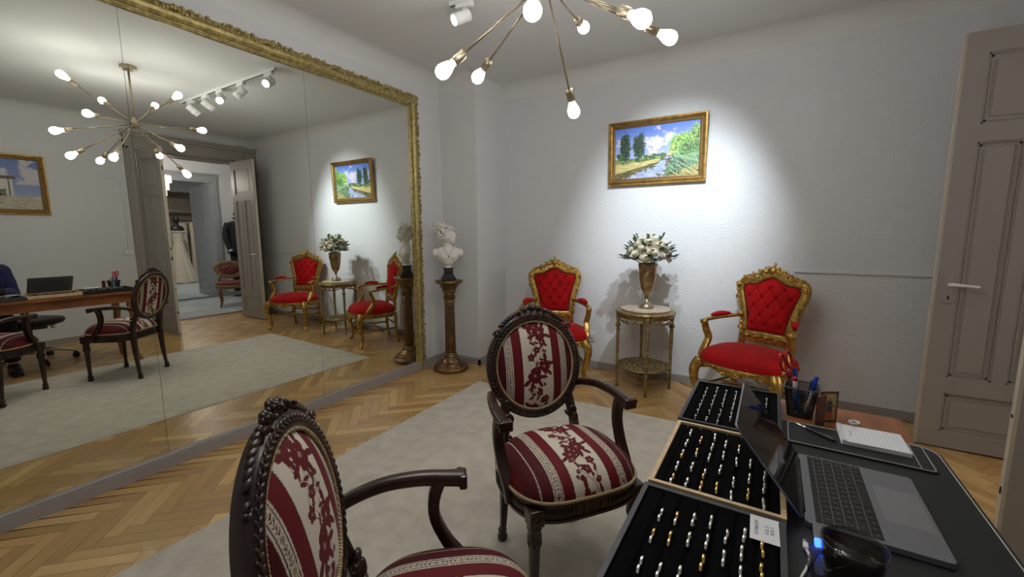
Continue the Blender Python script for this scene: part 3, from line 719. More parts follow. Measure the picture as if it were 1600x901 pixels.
    g.build('back_rail', 'gold', root)
    return root
tr = make_throne('gilded armchair in tufted red velvet standing right of the flower table, close to the door')
tr.location = (2.865, 3.522, 0); tr.rotation_euler = (0, 0, R(157.2))
dup(tr, (1.250, 3.545, 0), R(206.5), 'gilded red velvet armchair left of the flower table, half behind the oval-backed chair')

# ================================================================== SIDE TABLE, VASE, FLOWERS
tx, ty = 2.060, 3.640
root = empty('side_table', (tx, ty, 0), R(20), 'round gold-painted occasional table with a marble top between the two red armchairs', 'table')
g = G(); g.lathe([(.0, .672), (.215, .672), (.232, .664), (.244, .668), (.250, .680), (.246, .690), (.238, .696), (.0, .696)], 64); g.build('table_top', 'dullgold', root)
g = G(); g.lathe([(0, .696), (.196, .696), (.204, .702), (.204, .710), (.198, .715), (0, .715)], 64); mt_ = g.build('marble_disc', 'marble', root); mt_['label'] = 'beige marble disc'
g = G(); n = 96; vs_ = []
for i in range(n):
    a = 2*PI*i/n; d = .020*abs(math.sin(2*a)); vs_ += [(.222*math.cos(a), .222*math.sin(a), .668), (.226*math.cos(a), .226*math.sin(a), .645), (.222*math.cos(a), .222*math.sin(a), .640-d*.2)]
g.add(vs_, [(i*3+a, i*3+a+1, ((i+1) % n)*3+a+1, ((i+1) % n)*3+a) for i in range(n) for a in range(2)])
for i in range(4):
    for q in range(15):
        a = PI/2*i+PI/2*(q/14); z_ = .640-.030*math.sin(PI*q/14); g.ell((.226*math.cos(a), .226*math.sin(a), z_), (.011, .011, .009+.005*(q % 2)), 7, 5)
        if q % 3 == 1: scroll(g, (.232*math.cos(a), .232*math.sin(a), z_+.014), (-math.sin(a), math.cos(a), 0), (0, 0, 1), (math.cos(a), math.sin(a), 0), .012, .004)
g.build('garland_apron', 'dullgold', root)
for i in range(4):
    a = PI/2*i; g = G()
    g.lathe([(.007, 0), (.013, .010), (.008, .022), (.011, .04), (.014, .15), (.010, .16), (.016, .17), (.012, .18), (.012, .22), (.017, .235), (.010, .25), (.012, .30), (.017, .52), (.011, .535), (.022, .55), (.025, .565), (.013, .58), (.015, .60), (.019, .64), (.019, .672)], 14, (.222*math.cos(a), .222*math.sin(a), 0))
    g.build('leg', 'dullgold', root)
g = G(); g.lathe([(0, .195), (.215, .195), (.222, .203), (.220, .212), (.207, .214), (.204, .208), (0, .207)], 64)
for rr, c_ in ((.03, 8), (.075, 14), (.12, 20), (.165, 28)):
    for q in range(c_): a = 2*PI*q/c_; scroll(g, (rr*math.cos(a), rr*math.sin(a), .206), (-math.sin(a), math.cos(a), 0), (math.cos(a), math.sin(a), 0), (0, 0, 1), .017, .0035)
for rr in (.05, .098, .145, .190): g.tube([(rr*math.cos(2*PI*q/40), rr*math.sin(2*PI*q/40), .208) for q in range(40)], .003, 5, True)
g.build('lower_shelf', 'dullgold', root)
vz = .7152; vx, vy = 2.072, 3.622
root = empty('urn_vase', (vx, vy, vz), 0, 'tall footed brass-gold urn vase on the marble table top', 'vase')
g = G(); g.lathe([(0, 0), (.058, 0), (.060, .006), (.060, .018), (.055, .022), (.055, .030), (.048, .036), (.034, .050), (.018, .064), (.012, .078), (.010, .088)], 32); g.build('foot', 'brass', root)
g = G(); g.lathe([(.010, .088), (.020, .092), (.014, .104), (.018, .112), (.034, .130), (.052, .17), (.062, .22), (.070, .28), (.075, .34), (.080, .372), (.083, .378), (.078, .378), (.070, .34), (.05, .2), (.0, .15)], 36)
for q in range(5): scroll(g, (.0+.012*(q-2), -.066-.0, .27+.022*abs(q-2)), (1, 0, 0), (0, 0, 1), (0, -1, 0), .016, .004)
g.build('bowl', 'vasegold', root)
root = empty('flower_bouquet', (vx, vy, vz+.36), 0, 'bouquet of cream roses and eucalyptus in the urn vase', 'flowers')
def rose(c, d, r):
    g = G(); S, T, D = frame_from(d); c = Vector(c)
    for lay in range(5):
        npet = (6, 6, 5, 4, 3)[lay]; ra = r*(1, .82, .62, .42, .22)[lay]; lift = (.0, .12, .25, .35, .42)[lay]*r
        for q in range(npet):
            a0 = 2*PI*q/npet+lay*.7+random.uniform(-.1, .1); nu, nv = 5, 6; vs_ = []
            for j in range(nv+1):
                t = j/nv
                for i in range(nu+1):
                    s2 = (i/nu-.5)*(1.35*2*PI/npet)*(.55+.6*math.sin(PI*min(.75, t+.15))); rad = ra*(.25+.75*math.sin(t*PI/2))*(1-.10*abs(2*i/nu-1)**2); h = lift+r*(.75-.12*lay)*(t**1.7)*(1 if lay else .55)-.5*r-(.10*r*t if lay < 2 else 0)+.05*r*math.sin(7*s2+lay+q)*t
                    aa = a0+s2; vs_.append(c+S*rad*math.cos(aa)+T*rad*math.sin(aa)+D*h)
            g.add(vs_, [(j*(nu+1)+i, j*(nu+1)+i+1, (j+1)*(nu+1)+i+1, (j+1)*(nu+1)+i) for j in range(nv) for i in range(nu)])
    g.ell(c-D*r*.1, r*.42, 8, 6)
    return g.build('rose', 'petal', root, recalc=False)
def leafshape(g, c, d, nrm, l, w_, curl=.15):
    c = Vector(c); D = Vector(d).normalized(); Nn = Vector(nrm); S = D.cross(Nn)
    if S.length < .01: S = Vector((1, 0, 0))
    S.normalize(); Nn = S.cross(D); vs_ = []
    for i in range(7):
        t = i/6; ww = w_*math.sin(PI*min(1, t*.96+.03))**.8
        for q in (-1, 0, 1): vs_.append(c+D*l*t+S*ww*q+Nn*(-curl*l*t*t+(.12*w_ if q else 0)))
    g.add(vs_, [(i*3+q, i*3+q+1, (i+1)*3+q+1, (i+1)*3+q) for i in range(6) for q in range(2)])
def ballpt(az, el, r_=1): return Vector((.205*r_*math.cos(el)*math.cos(az), .150*r_*math.cos(el)*math.sin(az), .090+.165*r_*math.sin(el)))
for q in range(27):
    zz = -.10+1.06*(q+.5)/27; az = q*2.39996; cr_ = math.sqrt(max(0, 1-zz*zz)); x, y, z = .172*cr_*math.cos(az), .138*cr_*math.sin(az), .085+.152*zz
    rose((x, y, z), (x*1.2, y*1.2, (z-.04)*.9+.02), (.047, .040, .052, .043)[q % 4])
for mt_n, n_, l_, w_, lab in (('leaf', 18, .036, .011, 'leaf_spray'), ('leaf2', 24, .026, .012, 'eucalyptus_spray'), ('darkleaf', 12, .046, .015, 'dark_leaf_spray')):
    for q in range(n_):
        g = G(); az = 2*PI*q/n_+random.uniform(-.3, .3); el = random.uniform(.15, 1.2) if mt_n != 'darkleaf' else random.uniform(-.25, .05)
        e = ballpt(az, el, random.uniform(.92, 1.10)); st = Vector((e.x*.15, e.y*.15, .0)); pts = bez(st, st.lerp(e, .4)+Vector((0, 0, .03)), st.lerp(e, .75)+Vector((0, 0, .02)), e, 7)
        g.tube(pts, .0018, 5); dd = (e-st).normalized()
        for k_ in range(4, 8):
            for s_ in (-1, 1):
                sd = dd.cross(Vector((0, 0, 1))); leafshape(g, pts[k_], dd*.7+sd*s_*.8+Vector((0, 0, random.uniform(-.3, .4))), Vector((0, 0, 1)), l_*random.uniform(.8, 1.15), w_)
        leafshape(g, e, dd, Vector((0, 0, 1)), l_, w_); g.build(lab, mt_n, root, recalc=False)

# ================================================================== PEDESTAL AND BUST
px, py = .284, 3.175
root = empty('fluted_pedestal', (px, py, 0), 0, 'tall slender bronze-gold fluted column stand in the corner beside the mirror', 'pedestal')
g = G(); g.lathe([(0, 0), (.158, 0), (.168, .010), (.172, .026), (.166, .042), (.150, .048), (.138, .056), (.140, .066), (.128, .080), (.110, .086), (.100, .094), (.094, .110), (.074, .124), (.066, .130), (.070, .142), (.064, .152), (.056, .158), (.060, .170), (.056, .178), (.0, .178)], 48); g.build('base', 'bronze', root)
g = G(); g.lathe([(0, .178), (.052, .178)]+[(.052-.006*t/12, .20+.46*t/12) for t in range(13)]+[(.046, .678), (0, .678)], 96, rf=lambda a, z: 1-.10*(math.cos(12*a) < -.1)*(.20 < z < .665)); g.build('shaft', 'bronze', root)
g = G()
for q in range(12):
    a = PI/12+2*PI*q/12; g.tube([(.0475*math.cos(a), .0475*math.sin(a), .215), (.0425*math.cos(a), .0425*math.sin(a), .650)], .0052, 6)
g.build('flute_inlay', 'bronzedark', root)
g = G(); g.lathe([(0, .678), (.050, .678), (.058, .684), (.050, .692), (.048, .70), (.050, .755), (.058, .765), (.050, .772), (.056, .782), (.075, .794), (.066, .806), (.070, .82), (.088, .836), (.092, .850), (.098, .858), (.122, .870), (.134, .878), (.136, .892), (.130, .900), (0, .902)], 48)
for q in range(10): a = 2*PI*q/10; g.ell((.050*math.cos(a), .050*math.sin(a), .728), (.009, .009, .022), 8, 6)
g.build('capital', 'bronze', root)
zb = .902
root = empty('classical_bust', (px-.005, py, zb), R(-136), 'white plaster classical bust with gathered wavy hair and a thin necklace on the fluted column', 'bust')
g = G()
for hw, z0, z1 in ((.068, 0, .026), (.058, .026, .040), (.050, .040, .052), (.042, .052, .108), (.048, .108, .116)): g.bbox((0, 0, (z0+z1)/2), (hw*2, hw*2, z1-z0), .004)
g.build('black_socle', 'black', root)
g = G(); B = (0, 0)      # body in local frame: face looks +y
g.lathe([(.030, .116), (.038, .120), (.038, .126), (.028, .134), (.034, .150), (.05, .17)], 20)
g.ell((0, .012, .228), (.100, .056, .072), 24, 16); g.ell((0, .006, .262), (.120, .050, .050), 24, 16); g.ell((0, .015, .185), (.062, .046, .045))
for s_ in (-1, 1):
    g.ell((s_*.070, 0, .286), (.068, .040, .030), 16, 10, Matrix.Rotation(s_*.42, 4, 'Y')); g.ell((s_*.118, -.002, .262), (.032, .038, .042)); g.ell((s_*.040, .048, .232), (.040, .026, .034))
g.tube([(0, .0, .27), (.0, .002, .32), (0, .008, .36)], [.058, .043, .042], 18); g.ell((0, -.004, .298), (.070, .040, .026))
hc = Vector((0, .010, .425)); HT = Matrix.Translation(hc) @ Matrix.Rotation(R(55), 4, 'Z') @ Matrix.Scale(1.28, 4) @ Matrix.Translation(-hc); g.T = HT
g.ell(hc, (.048, .060, .060), 20, 14); g.ell(hc+Vector((0, .026, -.028)), (.034, .033, .032)); g.ell(hc+Vector((0, .047, -.048)), (.014, .012, .011))
g.ell(hc+Vector((0, .064, -.012)), (.007, .011, .008)); g.tube([hc+Vector((0, .057, .014)), hc+Vector((0, .073, -.010))], [.0045, .006], 8)
g.ell(hc+Vector((0, .056, -.027)), (.011, .007, .0038)); g.ell(hc+Vector((0, .055, -.034)), (.010, .007, .0042))
for s_ in (-1, 1):
    g.ell(hc+Vector((s_*.018, .050, .004)), (.010, .006, .0045)); g.ell(hc+Vector((s_*.018, .053, .015)), (.014, .006, .0035)); g.ell(hc+Vector((s_*.047, .0, -.006)), (.006, .011, .016)); g.ell(hc+Vector((s_*.026, .034, -.018)), (.014, .016, .016))
g.build('body', 'bustwhite', root, mod=remesh(.0032, 3))
g = G(); g.T = HT
for q in range(150):
    a = random.uniform(0, 2*PI); el = random.uniform(-.35, 1.5); d = Vector((math.cos(el)*math.cos(a), math.cos(el)*math.sin(a), math.sin(el)))
    if d.y > .45 and d.z < .45: continue
    p = hc+Vector((d.x*.054, d.y*.064-.006, d.z*.066+.004)); tg = d.cross(Vector((random.uniform(-1, 1), random.uniform(-1, 1), 1))).normalized()
    g.tube([p-tg*.018, p+d*.009, p+tg*.016], [.004, .0075, .003], 6)
for q in range(60):
    a = random.uniform(-1.0, 1.0); L_ = random.uniform(.02, .065); b0 = hc+Vector((random.uniform(-.03, .03), -.03+random.uniform(-.03, .03), .045)); tip = b0+Vector((.045*math.sin(a*2.2), -.02-.045*random.random(), L_))
    g.tube(bez(b0, b0+Vector((random.uniform(-.03, .03), -.02, .02)), tip-Vector((0, random.uniform(-.03, .03), .03)), tip, 6), [.010, .010, .009, .008, .007, .005, .003], 6)
g.build('curled_hair', 'bustwhite', root)
g = G(); pts = [(-.055, .024, .322), (-.040, .050, .298), (-.018, .066, .262), (0, .072, .238), (.018, .066, .262), (.040, .050, .298), (.055, .024, .322)]
g.tube(catmull(pts, 5), .0012, 5); g.ell((0, .076, .228), (.005, .004, .008), 8, 6); nk = g.build('necklace', 'dark', root)

# ================================================================== PAINTINGS
def fbm(x, y, s): return np.array([noise.fractal(Vector((a*s, b*s, s)), 1, 2, 4) for a, b in zip(x, y)])
def paint_river(u, v):
    """u,v in 0..1 (v up) -> colours of a summer river landscape"""
    n = len(u); n1 = fbm(u, v, 5); n2 = fbm(u, v, 16); n3 = fbm(u, v*4, 10); n4 = fbm(u*1.7, v, 38)
    C = np.empty((n, 3)); sky = np.outer(1-v, (.62, .66, .95))*1.3; C[:] = np.array((.10, .23, .78))*(v**1.4)[:, None]+np.array((.52, .56, .86))*(1-v**1.4)[:, None]
    cl = np.clip((n1*.9+n2*.35+.42-np.abs(v-.66)*2.6-np.abs(u-.50)*.9)*3, 0, 1); C = C*(1-cl[:, None])+np.array((.74, .72, .86))*cl[:, None]
    hor = .40+.02*n1
    far = (v < hor+.05+.02*n2) & (v > hor-.02) & (u > .36); C[far] = (np.array((.05, .13, .06))*(1+.6*n2[far, None]))
    land = v < hor; C[land] = np.array((.22, .30, .10))*(1+.9*n3[land, None])
    fld = land & (v > .24+.0*u) & (u < .6); C[fld & (n2 > .05)] = (.06, .15, .05)
    jit = .012*n2; uL = np.interp(v+jit, [0, .1, .2, .3, .37], [.08, .25, .41, .53, .59]); uR = np.interp(v+jit, [0, .2, .3, .37], [.60, .655, .68, .69])
    yl = land & (v < .30+.08*u+.02*n1) & (u < uL) & (v > .10+.36*u); C[yl] = np.array((.58, .50, .20))*(1+.5*n3[yl, None])
    low = land & (u < uL) & (v <= .10+.36*u); C[low] = np.array((.13, .12, .05))*(1+1.2*n3[low, None])
    riv = land & (u >= uL) & (u <= uR) & (v < .385); C[riv] = np.array((.36, .43, .66))*(1+.55*n3[riv, None])
    dk = riv & ((u-uL < .05*(1+3*n2)) | (uR-u < .04*(1+3*n2))); C[dk] = np.array((.14, .15, .09))*(1+.8*n3[dk, None])
    st_ = fbm(u*1.0+v*.9, v*.35, 26)
    rb = (u > uR) & (v < .47+.10*n1); C[rb] = np.array((.10, .21, .12))*(1+1.6*st_[rb, None])+np.array((.10, .12, .05))*np.clip(n1[rb, None]*2, 0, 1)
    ol = rb & (v < .55*(u-.62)+.08*n2); C[ol] = np.array((.30, .28, .09))*(1+1.2*st_[ol, None])
    pts_ = (u > .60) & (v < .38) & (fbm(u*1.4, v*1.4, 40) > .42); C[pts_] = (.55, .60, .45)
    def tree(cx, cy, rx, ry, col, nz=.30):
        q_ = ((u-cx)/rx)**2+((v-cy)/ry)**2; m_ = q_ < 1+nz*2.2*n2+nz*2.5*n4; C[m_] = np.array(col)*(1.05+1.7*n4[m_, None]+.9*n2[m_, None])
    tree(.125, .62, .070, .30, (.025, .06, .035)); tree(.30, .62, .075, .26, (.025, .065, .035)); tree(.06, .46, .05, .06, (.05, .12, .04))
    tree(.82, .60, .16, .20, (.22, .42, .09)); tree(.96, .66, .11, .26, (.20, .36, .08)); tree(.72, .52, .07, .10, (.30, .46, .12)); tree(.90, .50, .12, .12, (.10, .22, .07))
    hs = (np.abs(u-.435) < .028) & (np.abs(v-.455+np.abs(u-.435)*.5) < .022); C[hs] = (.62, .52, .40)
    hs = (np.abs(u-.66) < .03) & (np.abs(v-.43+np.abs(u-.66)*.7) < .025); C[hs] = (.60, .50, .30)
    return np.clip(np.c_[C, np.ones(n)], .004, 1)
def paint_yard(u, v):
    n = len(u); n1 = fbm(u, v, 5); n2 = fbm(u, v, 16); n3 = fbm(u, v*3, 12)
    C = np.array((.10, .16, .42))*(v**1.2)[:, None]+np.array((.32, .40, .60))*(1-v**1.2)[:, None]
    cl = np.clip((n1+.15)*3, 0, 1)*(v > .5); C = C*(1-cl[:, None])+np.array((.55, .52, .58))*cl[:, None]
    tr_ = (v < .52+.05*n2) & (v > .25) & (u > .4); C[tr_] = np.array((.05, .09, .045))*(1+n2[tr_, None]*1.5)
    gr = v < .27; C[gr] = np.array((.46, .42, .32))*(1+.4*n3[gr, None]); g2 = gr & (u > .72) & (v > .17); C[g2] = (.16, .17, .08)
    hs = (u < .70) & (u > .30) & (v < .62) & (v > .28); C[hs] = (.60, .58, .54); C[hs & ((u*9 % 1) < .16)] = (.10, .06, .03)
    rf = (u < .73) & (u > .26) & (v >= .60) & (v < .66+.0*u); C[rf] = (.10, .06, .05)
    sh = (u > .38) & (u < .80) & (v < .40+.04*n2) & (v > .26); C[sh] = np.array((.09, .10, .045))*(1+n2[sh, None]*2)
    return np.clip(np.c_[C, np.ones(n)], .004, 1)
def picture(name, corners, label, fn, fw_=.062, nx=300, ny=180):
    """corners TL, TR, BR, BL of the outer frame seen from the front; the frame lies on that plane"""
    TL, TR, BR, BL = map(Vector, corners); X = (TR-TL).normalized(); Zd = ((TL-BL)).normalized(); Nn = X.cross(Zd).normalized(); Zd = Nn.cross(X)
    # Nn must face the room
    W_ = ((TR-TL).length+(BR-BL).length)/2; H_ = ((TL-BL).length+(TR-BR).length)/2; ctr = (TL+TR+BR+BL)/4
    root = empty(name, ctr, 0, label, 'painting'); m_ = Matrix((X, Zd, Nn)).transposed().to_4x4(); m_.translation = ctr; root.matrix_world = m_
    pf = [(0, 0), (0, .020), (.004, .026), (.012, .026), (.015, .020), (.020, .022), (.030, .030), (.038, .026), (.042, .016), (.046, .016), (fw_-.012, .012), (fw_-.010, .015), (fw_-.003, .013), (fw_, .004), (fw_, 0)]
    for nm, rngp, mt_ in (('outer_frame', pf[:9]+[(.042, 0)], 'picgold'), ('inner_frame', [(.042, 0)]+pf[8:], 'picdark')):
        g = G(); k = len(rngp); vs_ = []
        for cx, cy in ((-1, 1), (1, 1), (1, -1), (-1, -1)):
            for d, h in rngp: vs_.append((cx*(W_/2-d), cy*(H_/2-d), h))
        g.add(vs_, [(i*k+a, i*k+(a+1) % k, ((i+1) % 4)*k+(a+1) % k, ((i+1) % 4)*k+a) for i in range(4) for a in range(k)], False)
        if nm == 'outer_frame':
            for i in range(int(W_/.012)):
                for s_ in (-1, 1): g.ell((-W_/2+.006+i*.012, s_*(H_/2-.008), .026), .0042, 6, 4)
            for i in range(int(H_/.012)):
                for s_ in (-1, 1): g.ell((s_*(W_/2-.008), -H_/2+.006+i*.012, .026), .0042, 6, 4)
        g.build(nm, mt_, root)
    g = G(); iw, ih = W_/2-fw_+.002, H_/2-fw_+.002; us, vv = np.meshgrid(np.linspace(0, 1, nx), np.linspace(0, 1, ny)); us = us.ravel(); vv = vv.ravel()
    g.add([(-iw+2*iw*a, -ih+2*ih*b, .006) for a, b in zip(us, vv)], [(j*nx+i, j*nx+i+1, (j+1)*nx+i+1, (j+1)*nx+i) for j in range(ny-1) for i in range(nx-1)]); g.c = fn(us, vv)
    g.build('canvas', 'painting', root, recalc=False)
    return root
picture('framed_painting', [(1.604, 3.925, 2.338), (2.441, 3.925, 2.338), (2.441, 3.952, 1.778), (1.604, 3.952, 1.778)], 'gold-framed landscape painting of a river and trees on the bright wall above the flower vase', paint_river)
picture('framed_painting', [(4.535, 1.517, 2.271), (4.535, .68, 2.271), (4.545, .68, 1.587), (4.545, 1.517, 1.587)], 'gold-framed painting of a white farmhouse under a blue sky, seen in the mirror', paint_yard)

# ================================================================== CHANDELIER
hub = Vector((2.111, 1.641, 2.353))
root = empty('sputnik_chandelier', (hub.x, hub.y, ZC), 0, 'brushed brass starburst ceiling lamp with bare glowing bulbs on long arms', 'chandelier')
g = G(); g.lathe([(0, 0), (.060, 0), (.062, -.004), (.062, -.026), (.056, -.032), (0, -.032)], 32); g.build('canopy', 'brass', root)
g = G(); g.lathe([(.008, -.03), (.008, hub.z-ZC+.03)], 14); g.build('stem', 'brass', root)
hz = hub.z-ZC
g = G(); g.lathe([(0, hz-.040), (.010, hz-.040), (.012, hz-.034), (.024, hz-.031), (.033, hz-.018), (.036, hz), (.033, hz+.018), (.024, hz+.031), (.012, hz+.036), (.012, hz+.06), (.008, hz+.062), (0, hz+.062)], 28); g.build('hub', 'brass', root)
BP = [(2.082, 2.007, 1.943), (1.653, 1.804, 2.122), (1.797, 1.372, 1.992), (2.057, 2.172, 2.396), (2.544, 1.487, 2.046), (2.532, 1.955, 2.161), (2.281, 1.225, 2.031),
      (2.013, 1.173, 2.632), (2.591, 1.569, 2.620), (2.474, 1.941, 2.644), (1.635, 1.819, 2.575), (2.104, 1.111, 2.196), (1.745, 1.230, 2.306)]
for p in BP:
    d = (Vector(p)-hub).normalized(); L = (Vector(p)-hub).length; o = Vector((0, 0, hz)); S, T, D = frame_from(d)
    g = G(); g.tube([o+d*.03, o+d*(L-.105)], .0048, 8); ar = g.build('arm', 'brass', root)
    g = G(); g.lathe([(0, 0), (.017, 0), (.019, .003), (.019, .052), (.017, .056), (0, .056)], 18, o+d*(L-.110), d); g.build('socket', 'brass', ar)
    g = G(); g.lathe([(.013, 0), (.014, .010), (.018, .020), (.025, .036), (.0290, .054), (.0275, .069), (.018, .082), (.0, .089)], 20, o+d*(L-.056), d); bl = g.build('light_bulb', 'bulb', ar); bl['label'] = 'glowing frosted bulb'

# ================================================================== TRACK LIGHT
tyy = 2.37
root = empty('ceiling_track', (1.96, tyy, ZC), 0, 'thin white lighting rail on the ceiling near the back wall', 'track')
g = G(); g.box(-.93, 1.0, -.017, .017, -.020, 0); g.build('rail', 'white', root)
g = G(); g.box(-.93, 1.0, -.004, .004, -.0225, -.0195); g.build('groove', 'dark', root)
HD = [(2.735, (-.42, 1.26, -1.20), 1, 'white spotlight on the ceiling rail, farthest from the mirror'), (2.385, (-.22, 1.55, -1.05), 1, 'white spotlight on the ceiling rail, second from the right end'),
      (2.06, (-.75, -.55, -.55), 1, 'white spotlight in the middle of the ceiling rail, lit face toward the mirror'), (1.64, (.55, -.50, -.75), 0, 'white spotlight on the ceiling rail, second from the mirror wall, turned away'), (1.14, (-.45, -.80, -.50), 1, 'white lit spotlight at the mirror end of the ceiling rail')]
for i, (x, d, on, lab) in enumerate(HD):
    d = Vector(d).normalized(); piv = Vector((0, 0, -.105)); root = empty('track_spotlight', (x, tyy, ZC), 0, lab, 'spotlight', 'white spotlights on the ceiling rail')
    g = G(); g.bbox((.0, 0, -.036), (.115, .034, .030), .003); g.bbox((.062, 0, -.040), (.02, .028, .04), .003); g.build('adapter', 'white', root)
    g = G(); g.lathe([(.010, -.05), (.010, -.085), (0, -.085)], 12); g.build('swivel_stem', 'white', root)
    g = G(); g.lathe([(0, -.050), (.036, -.050), (.038, -.046), (.038, .006), (.0365, .008), (.0365, .010), (.038, .012), (.038, .070), (.034, .070), (.032, .058), (0, .056)], 28, piv+d*.012, d); g.build('lamp_body', 'white', root)
    g = G(); g.lathe([(0, .0585), (.031, .0585)], 24, piv+d*.012, d); g.v.append(piv+d*.012+d*.0585); g.build('lens', 'spotface' if on else 'spotoff', root)
    if on:
        L = bpy.data.lights.new('spot', 'SPOT'); lo = bpy.data.objects.new('spot_lamp', L); sc.collection.objects.link(lo); lo.parent = root; lo.location = piv+d*.078
        lo.rotation_euler = d.to_track_quat('-Z', 'Y').to_euler(); L.energy = (95, 88, 16, 0, 22)[i]; L.color = SPOTC; L.spot_size = R(56); L.spot_blend = .9; L.shadow_soft_size = .016

# ================================================================== SECURITY CAMERA, SOCKETS
root = empty('security_camera', (XR-.0, 3.79, 2.715), 0, 'small grey security camera above the doorway casing, reflected in the mirror', 'camera')
g = G(); g.bbox((-.006, 0, .0), (.012, .13, .13), .003); g.build('mounting_plate', 'camgrey', root)
g = G(); g.lathe([(0, 0), (.032, .0), (.034, .02), (.030, .055), (0, .058)], 20, (-.012, 0, .005), (-1, 0, -.35)); g.build('housing', 'white', root)
g = G(); g.lathe([(0, 0), (.022, 0), (.024, .02), (.020, .034), (0, .036)], 18, (-.058, 0, -.018), (-1, 0, -.45)); g.build('lens', 'black', root)
g = G(); g.tube(catmull([(-.01, -.01, -.06), (-.05, -.012, -.09), (-.105, -.012, -.13), (-.09, -.02, -.22), (-.05, -.05, -.25), (-.045, -.25, -.262)], 6), .004, 6); g.build('cable', 'dark', root)
def plate(name, loc, lab, rz=0, cat='switch', tw=.115):
    root = empty(name, loc, rz, lab, cat)
    g = G(); g.bbox((0, -.005, 0), (tw, .010, .082), .003); g.build('cover_plate', 'socketw', root)
    g = G(); n = 2 if tw > .1 else 1
    for k in range(n): g.bbox((((k-.5)*.05 if n == 2 else 0), -.012, 0), (.042, .006, .060), .002); 
    g.build('rocker', 'white', root)
plate('wall_switch', (XR, 2.205, 1.105), 'white double switch plate left of the doorway, reflected in the mirror', R(-90))
g = G(); g.bbox((XR-.006, 2.205, 1.62), (.012, .016, .94), .002); g.bbox((XR-.006, 2.13, 2.088), (.012, .16, .014), .002); tag(g.build('cable_duct', 'whiterail'), 'thin white cable duct running up the wall from the switch', 'cable duct')
root = empty('wall_socket', (1.46, YB, .31), 0, 'white wall socket low on the back wall beside the left red armchair', 'socket')
g = G(); g.bbox((0, -.006, 0), (.08, .012, .08), .003); g.build('cover_plate', 'socketw', root)
g = G(); g.lathe([(0, 0), (.020, 0), (.020, .002), (0, .002)], 20, (0, -.012, 0), (0, -1, 0)); g.build('socket_well', 'camgrey', root)

# ================================================================== DESK
ZT = .766
root = empty('writing_desk', (3.035, .93, 0), 0, 'long reddish-brown wooden desk on the right carrying laptop and ring trays', 'desk')
def rl(x0, x1, y0, y1, r, k=5):
    return [(p[0]+(x0+x1)/2, p[1]+(y0+y1)/2) for p in rrect(x1-x0, y1-y0, r, k)]
g = G(); g.prism(rl(-.288, .297, -.86, .803, .02), ZT-.022, ZT); g.prism(rl(-.280, .288, -.85, .795, .02), ZT-.032, ZT-.022); g.build('desk_top', 'deskwood', root)
g = G(); g.box(-.262, .262, -.82, -.80, ZT-.115, ZT-.032); g.box(-.262, .262, .745, .765, ZT-.115, ZT-.032); g.box(-.262, -.242, -.82, .765, ZT-.115, ZT-.032); g.box(.242, .262, -.82, .765, ZT-.115, ZT-.032); g.build('apron', 'deskwood', root)
for x, y in ((-.228, .725), (.235, .725), (-.228, -.78), (.235, -.78)):
    g = G(); s_ = 1 if x > 0 else -1; t_ = 1 if y > 0 else -1
    pts = catmull([(x, y, ZT-.04), (x, y, .58), (x+.012*s_, y+.012*t_, .52), (x, y, .42), (x-.004*s_, y-.004*t_, .25), (x+.002*s_, y+.002*t_, .10), (x+.018*s_, y+.018*t_, .03), (x+.020*s_, y+.020*t_, .0145 if x < 0 else 0)], 6)
    g.sweep(pts, rrect(.062, .062, .014), [(1 if p.z > .56 else (.95 if p.z > .50 else .55+.40*max(0, (p.z-.08))/.42) if p.z > .06 else .72) for p in pts], upv=(0, 1, 0)); g.build('leg', 'deskwood', root)
ZP = ZT+.0045
g = G(); g.prism(rl(2.752, 3.372, .13, 1.530, .055, 8), ZT, ZP)
g2 = G(); loop = [Vector((x, y, ZP+.0003)) for x, y in rl(2.757, 3.366, .136, 1.524, .05, 8)]; g2.tube(loop, .0014, 5, True)
root = empty('desk_pad', (0, 0, 0), 0, 'large black leather desk pad with pale stitched edge under the laptop', 'desk pad'); g.build('leather_sheet', 'blackleather', root); g2.build('stitching', 'stitch', root)
root = empty('leather_folder', (3.18, 1.43, ZP), R(-1), 'black leather folder with white stitching under the notepad', 'folder')
g = G(); g.prism(rl(-.155, .160, -.070, .085, .012), .0002, .0045); g.build('cover', 'blackleather', root)
g = G(); g.tube([Vector((x, y, .0047)) for x, y in rl(-.150, .155, -.065, .080, .010)], .0011, 5, True); g.tube([(.128, -.064, .0048), (.128, .079, .0048)], .0011, 5); g.build('stitching', 'stitch', root)
ZF = ZP+.0050
root = empty('notepad', (3.226, 1.477, ZF), R(0), 'white ruled notepad lying on the black leather folder', 'notepad')
for k in range(4): g = G(); g.bbox((0, 0, .0015+.0030*k), (.146, .124, .0026), .0006, Matrix.Rotation(R(.6*(k % 2)), 4, 'Z')); g.build('page_stack', 'paper', root)
g = G()
for k in range(14): g.box(-.055+.0095*k, -.0544+.0095*k, -.060, .060, .0124, .01245)
g.build('ruled_lines', 'rule', root)
g = G(); g.box(-.073, -.062, -.062, .062, .0122, .0135); g.build('glued_spine', 'stone', root)
g = G(); g.tube([(-.05, -.02, .0127), (-.046, -.005, .0127), (-.050, .008, .0127), (-.043, .02, .0127)], .0006, 4); g.tube([(-.03, .03, .0127), (-.034, .05, .0127), (-.028, .058, .0127)], .0006, 4); g.build('handwriting', 'rule', root)
root = empty('ballpoint_pen', (3.099, 1.452, ZF+.0042), R(-40), 'slim black and silver pen lying on the leather folder beside the notepad', 'pen')
g = G(); g.lathe([(.001, -.073), (.003, -.062), (.004, -.03), (.0042, .045), (.003, .055), (0, .056)], 12, (0, 0, 0), (1, 0, 0)); g.build('barrel', 'black', root)
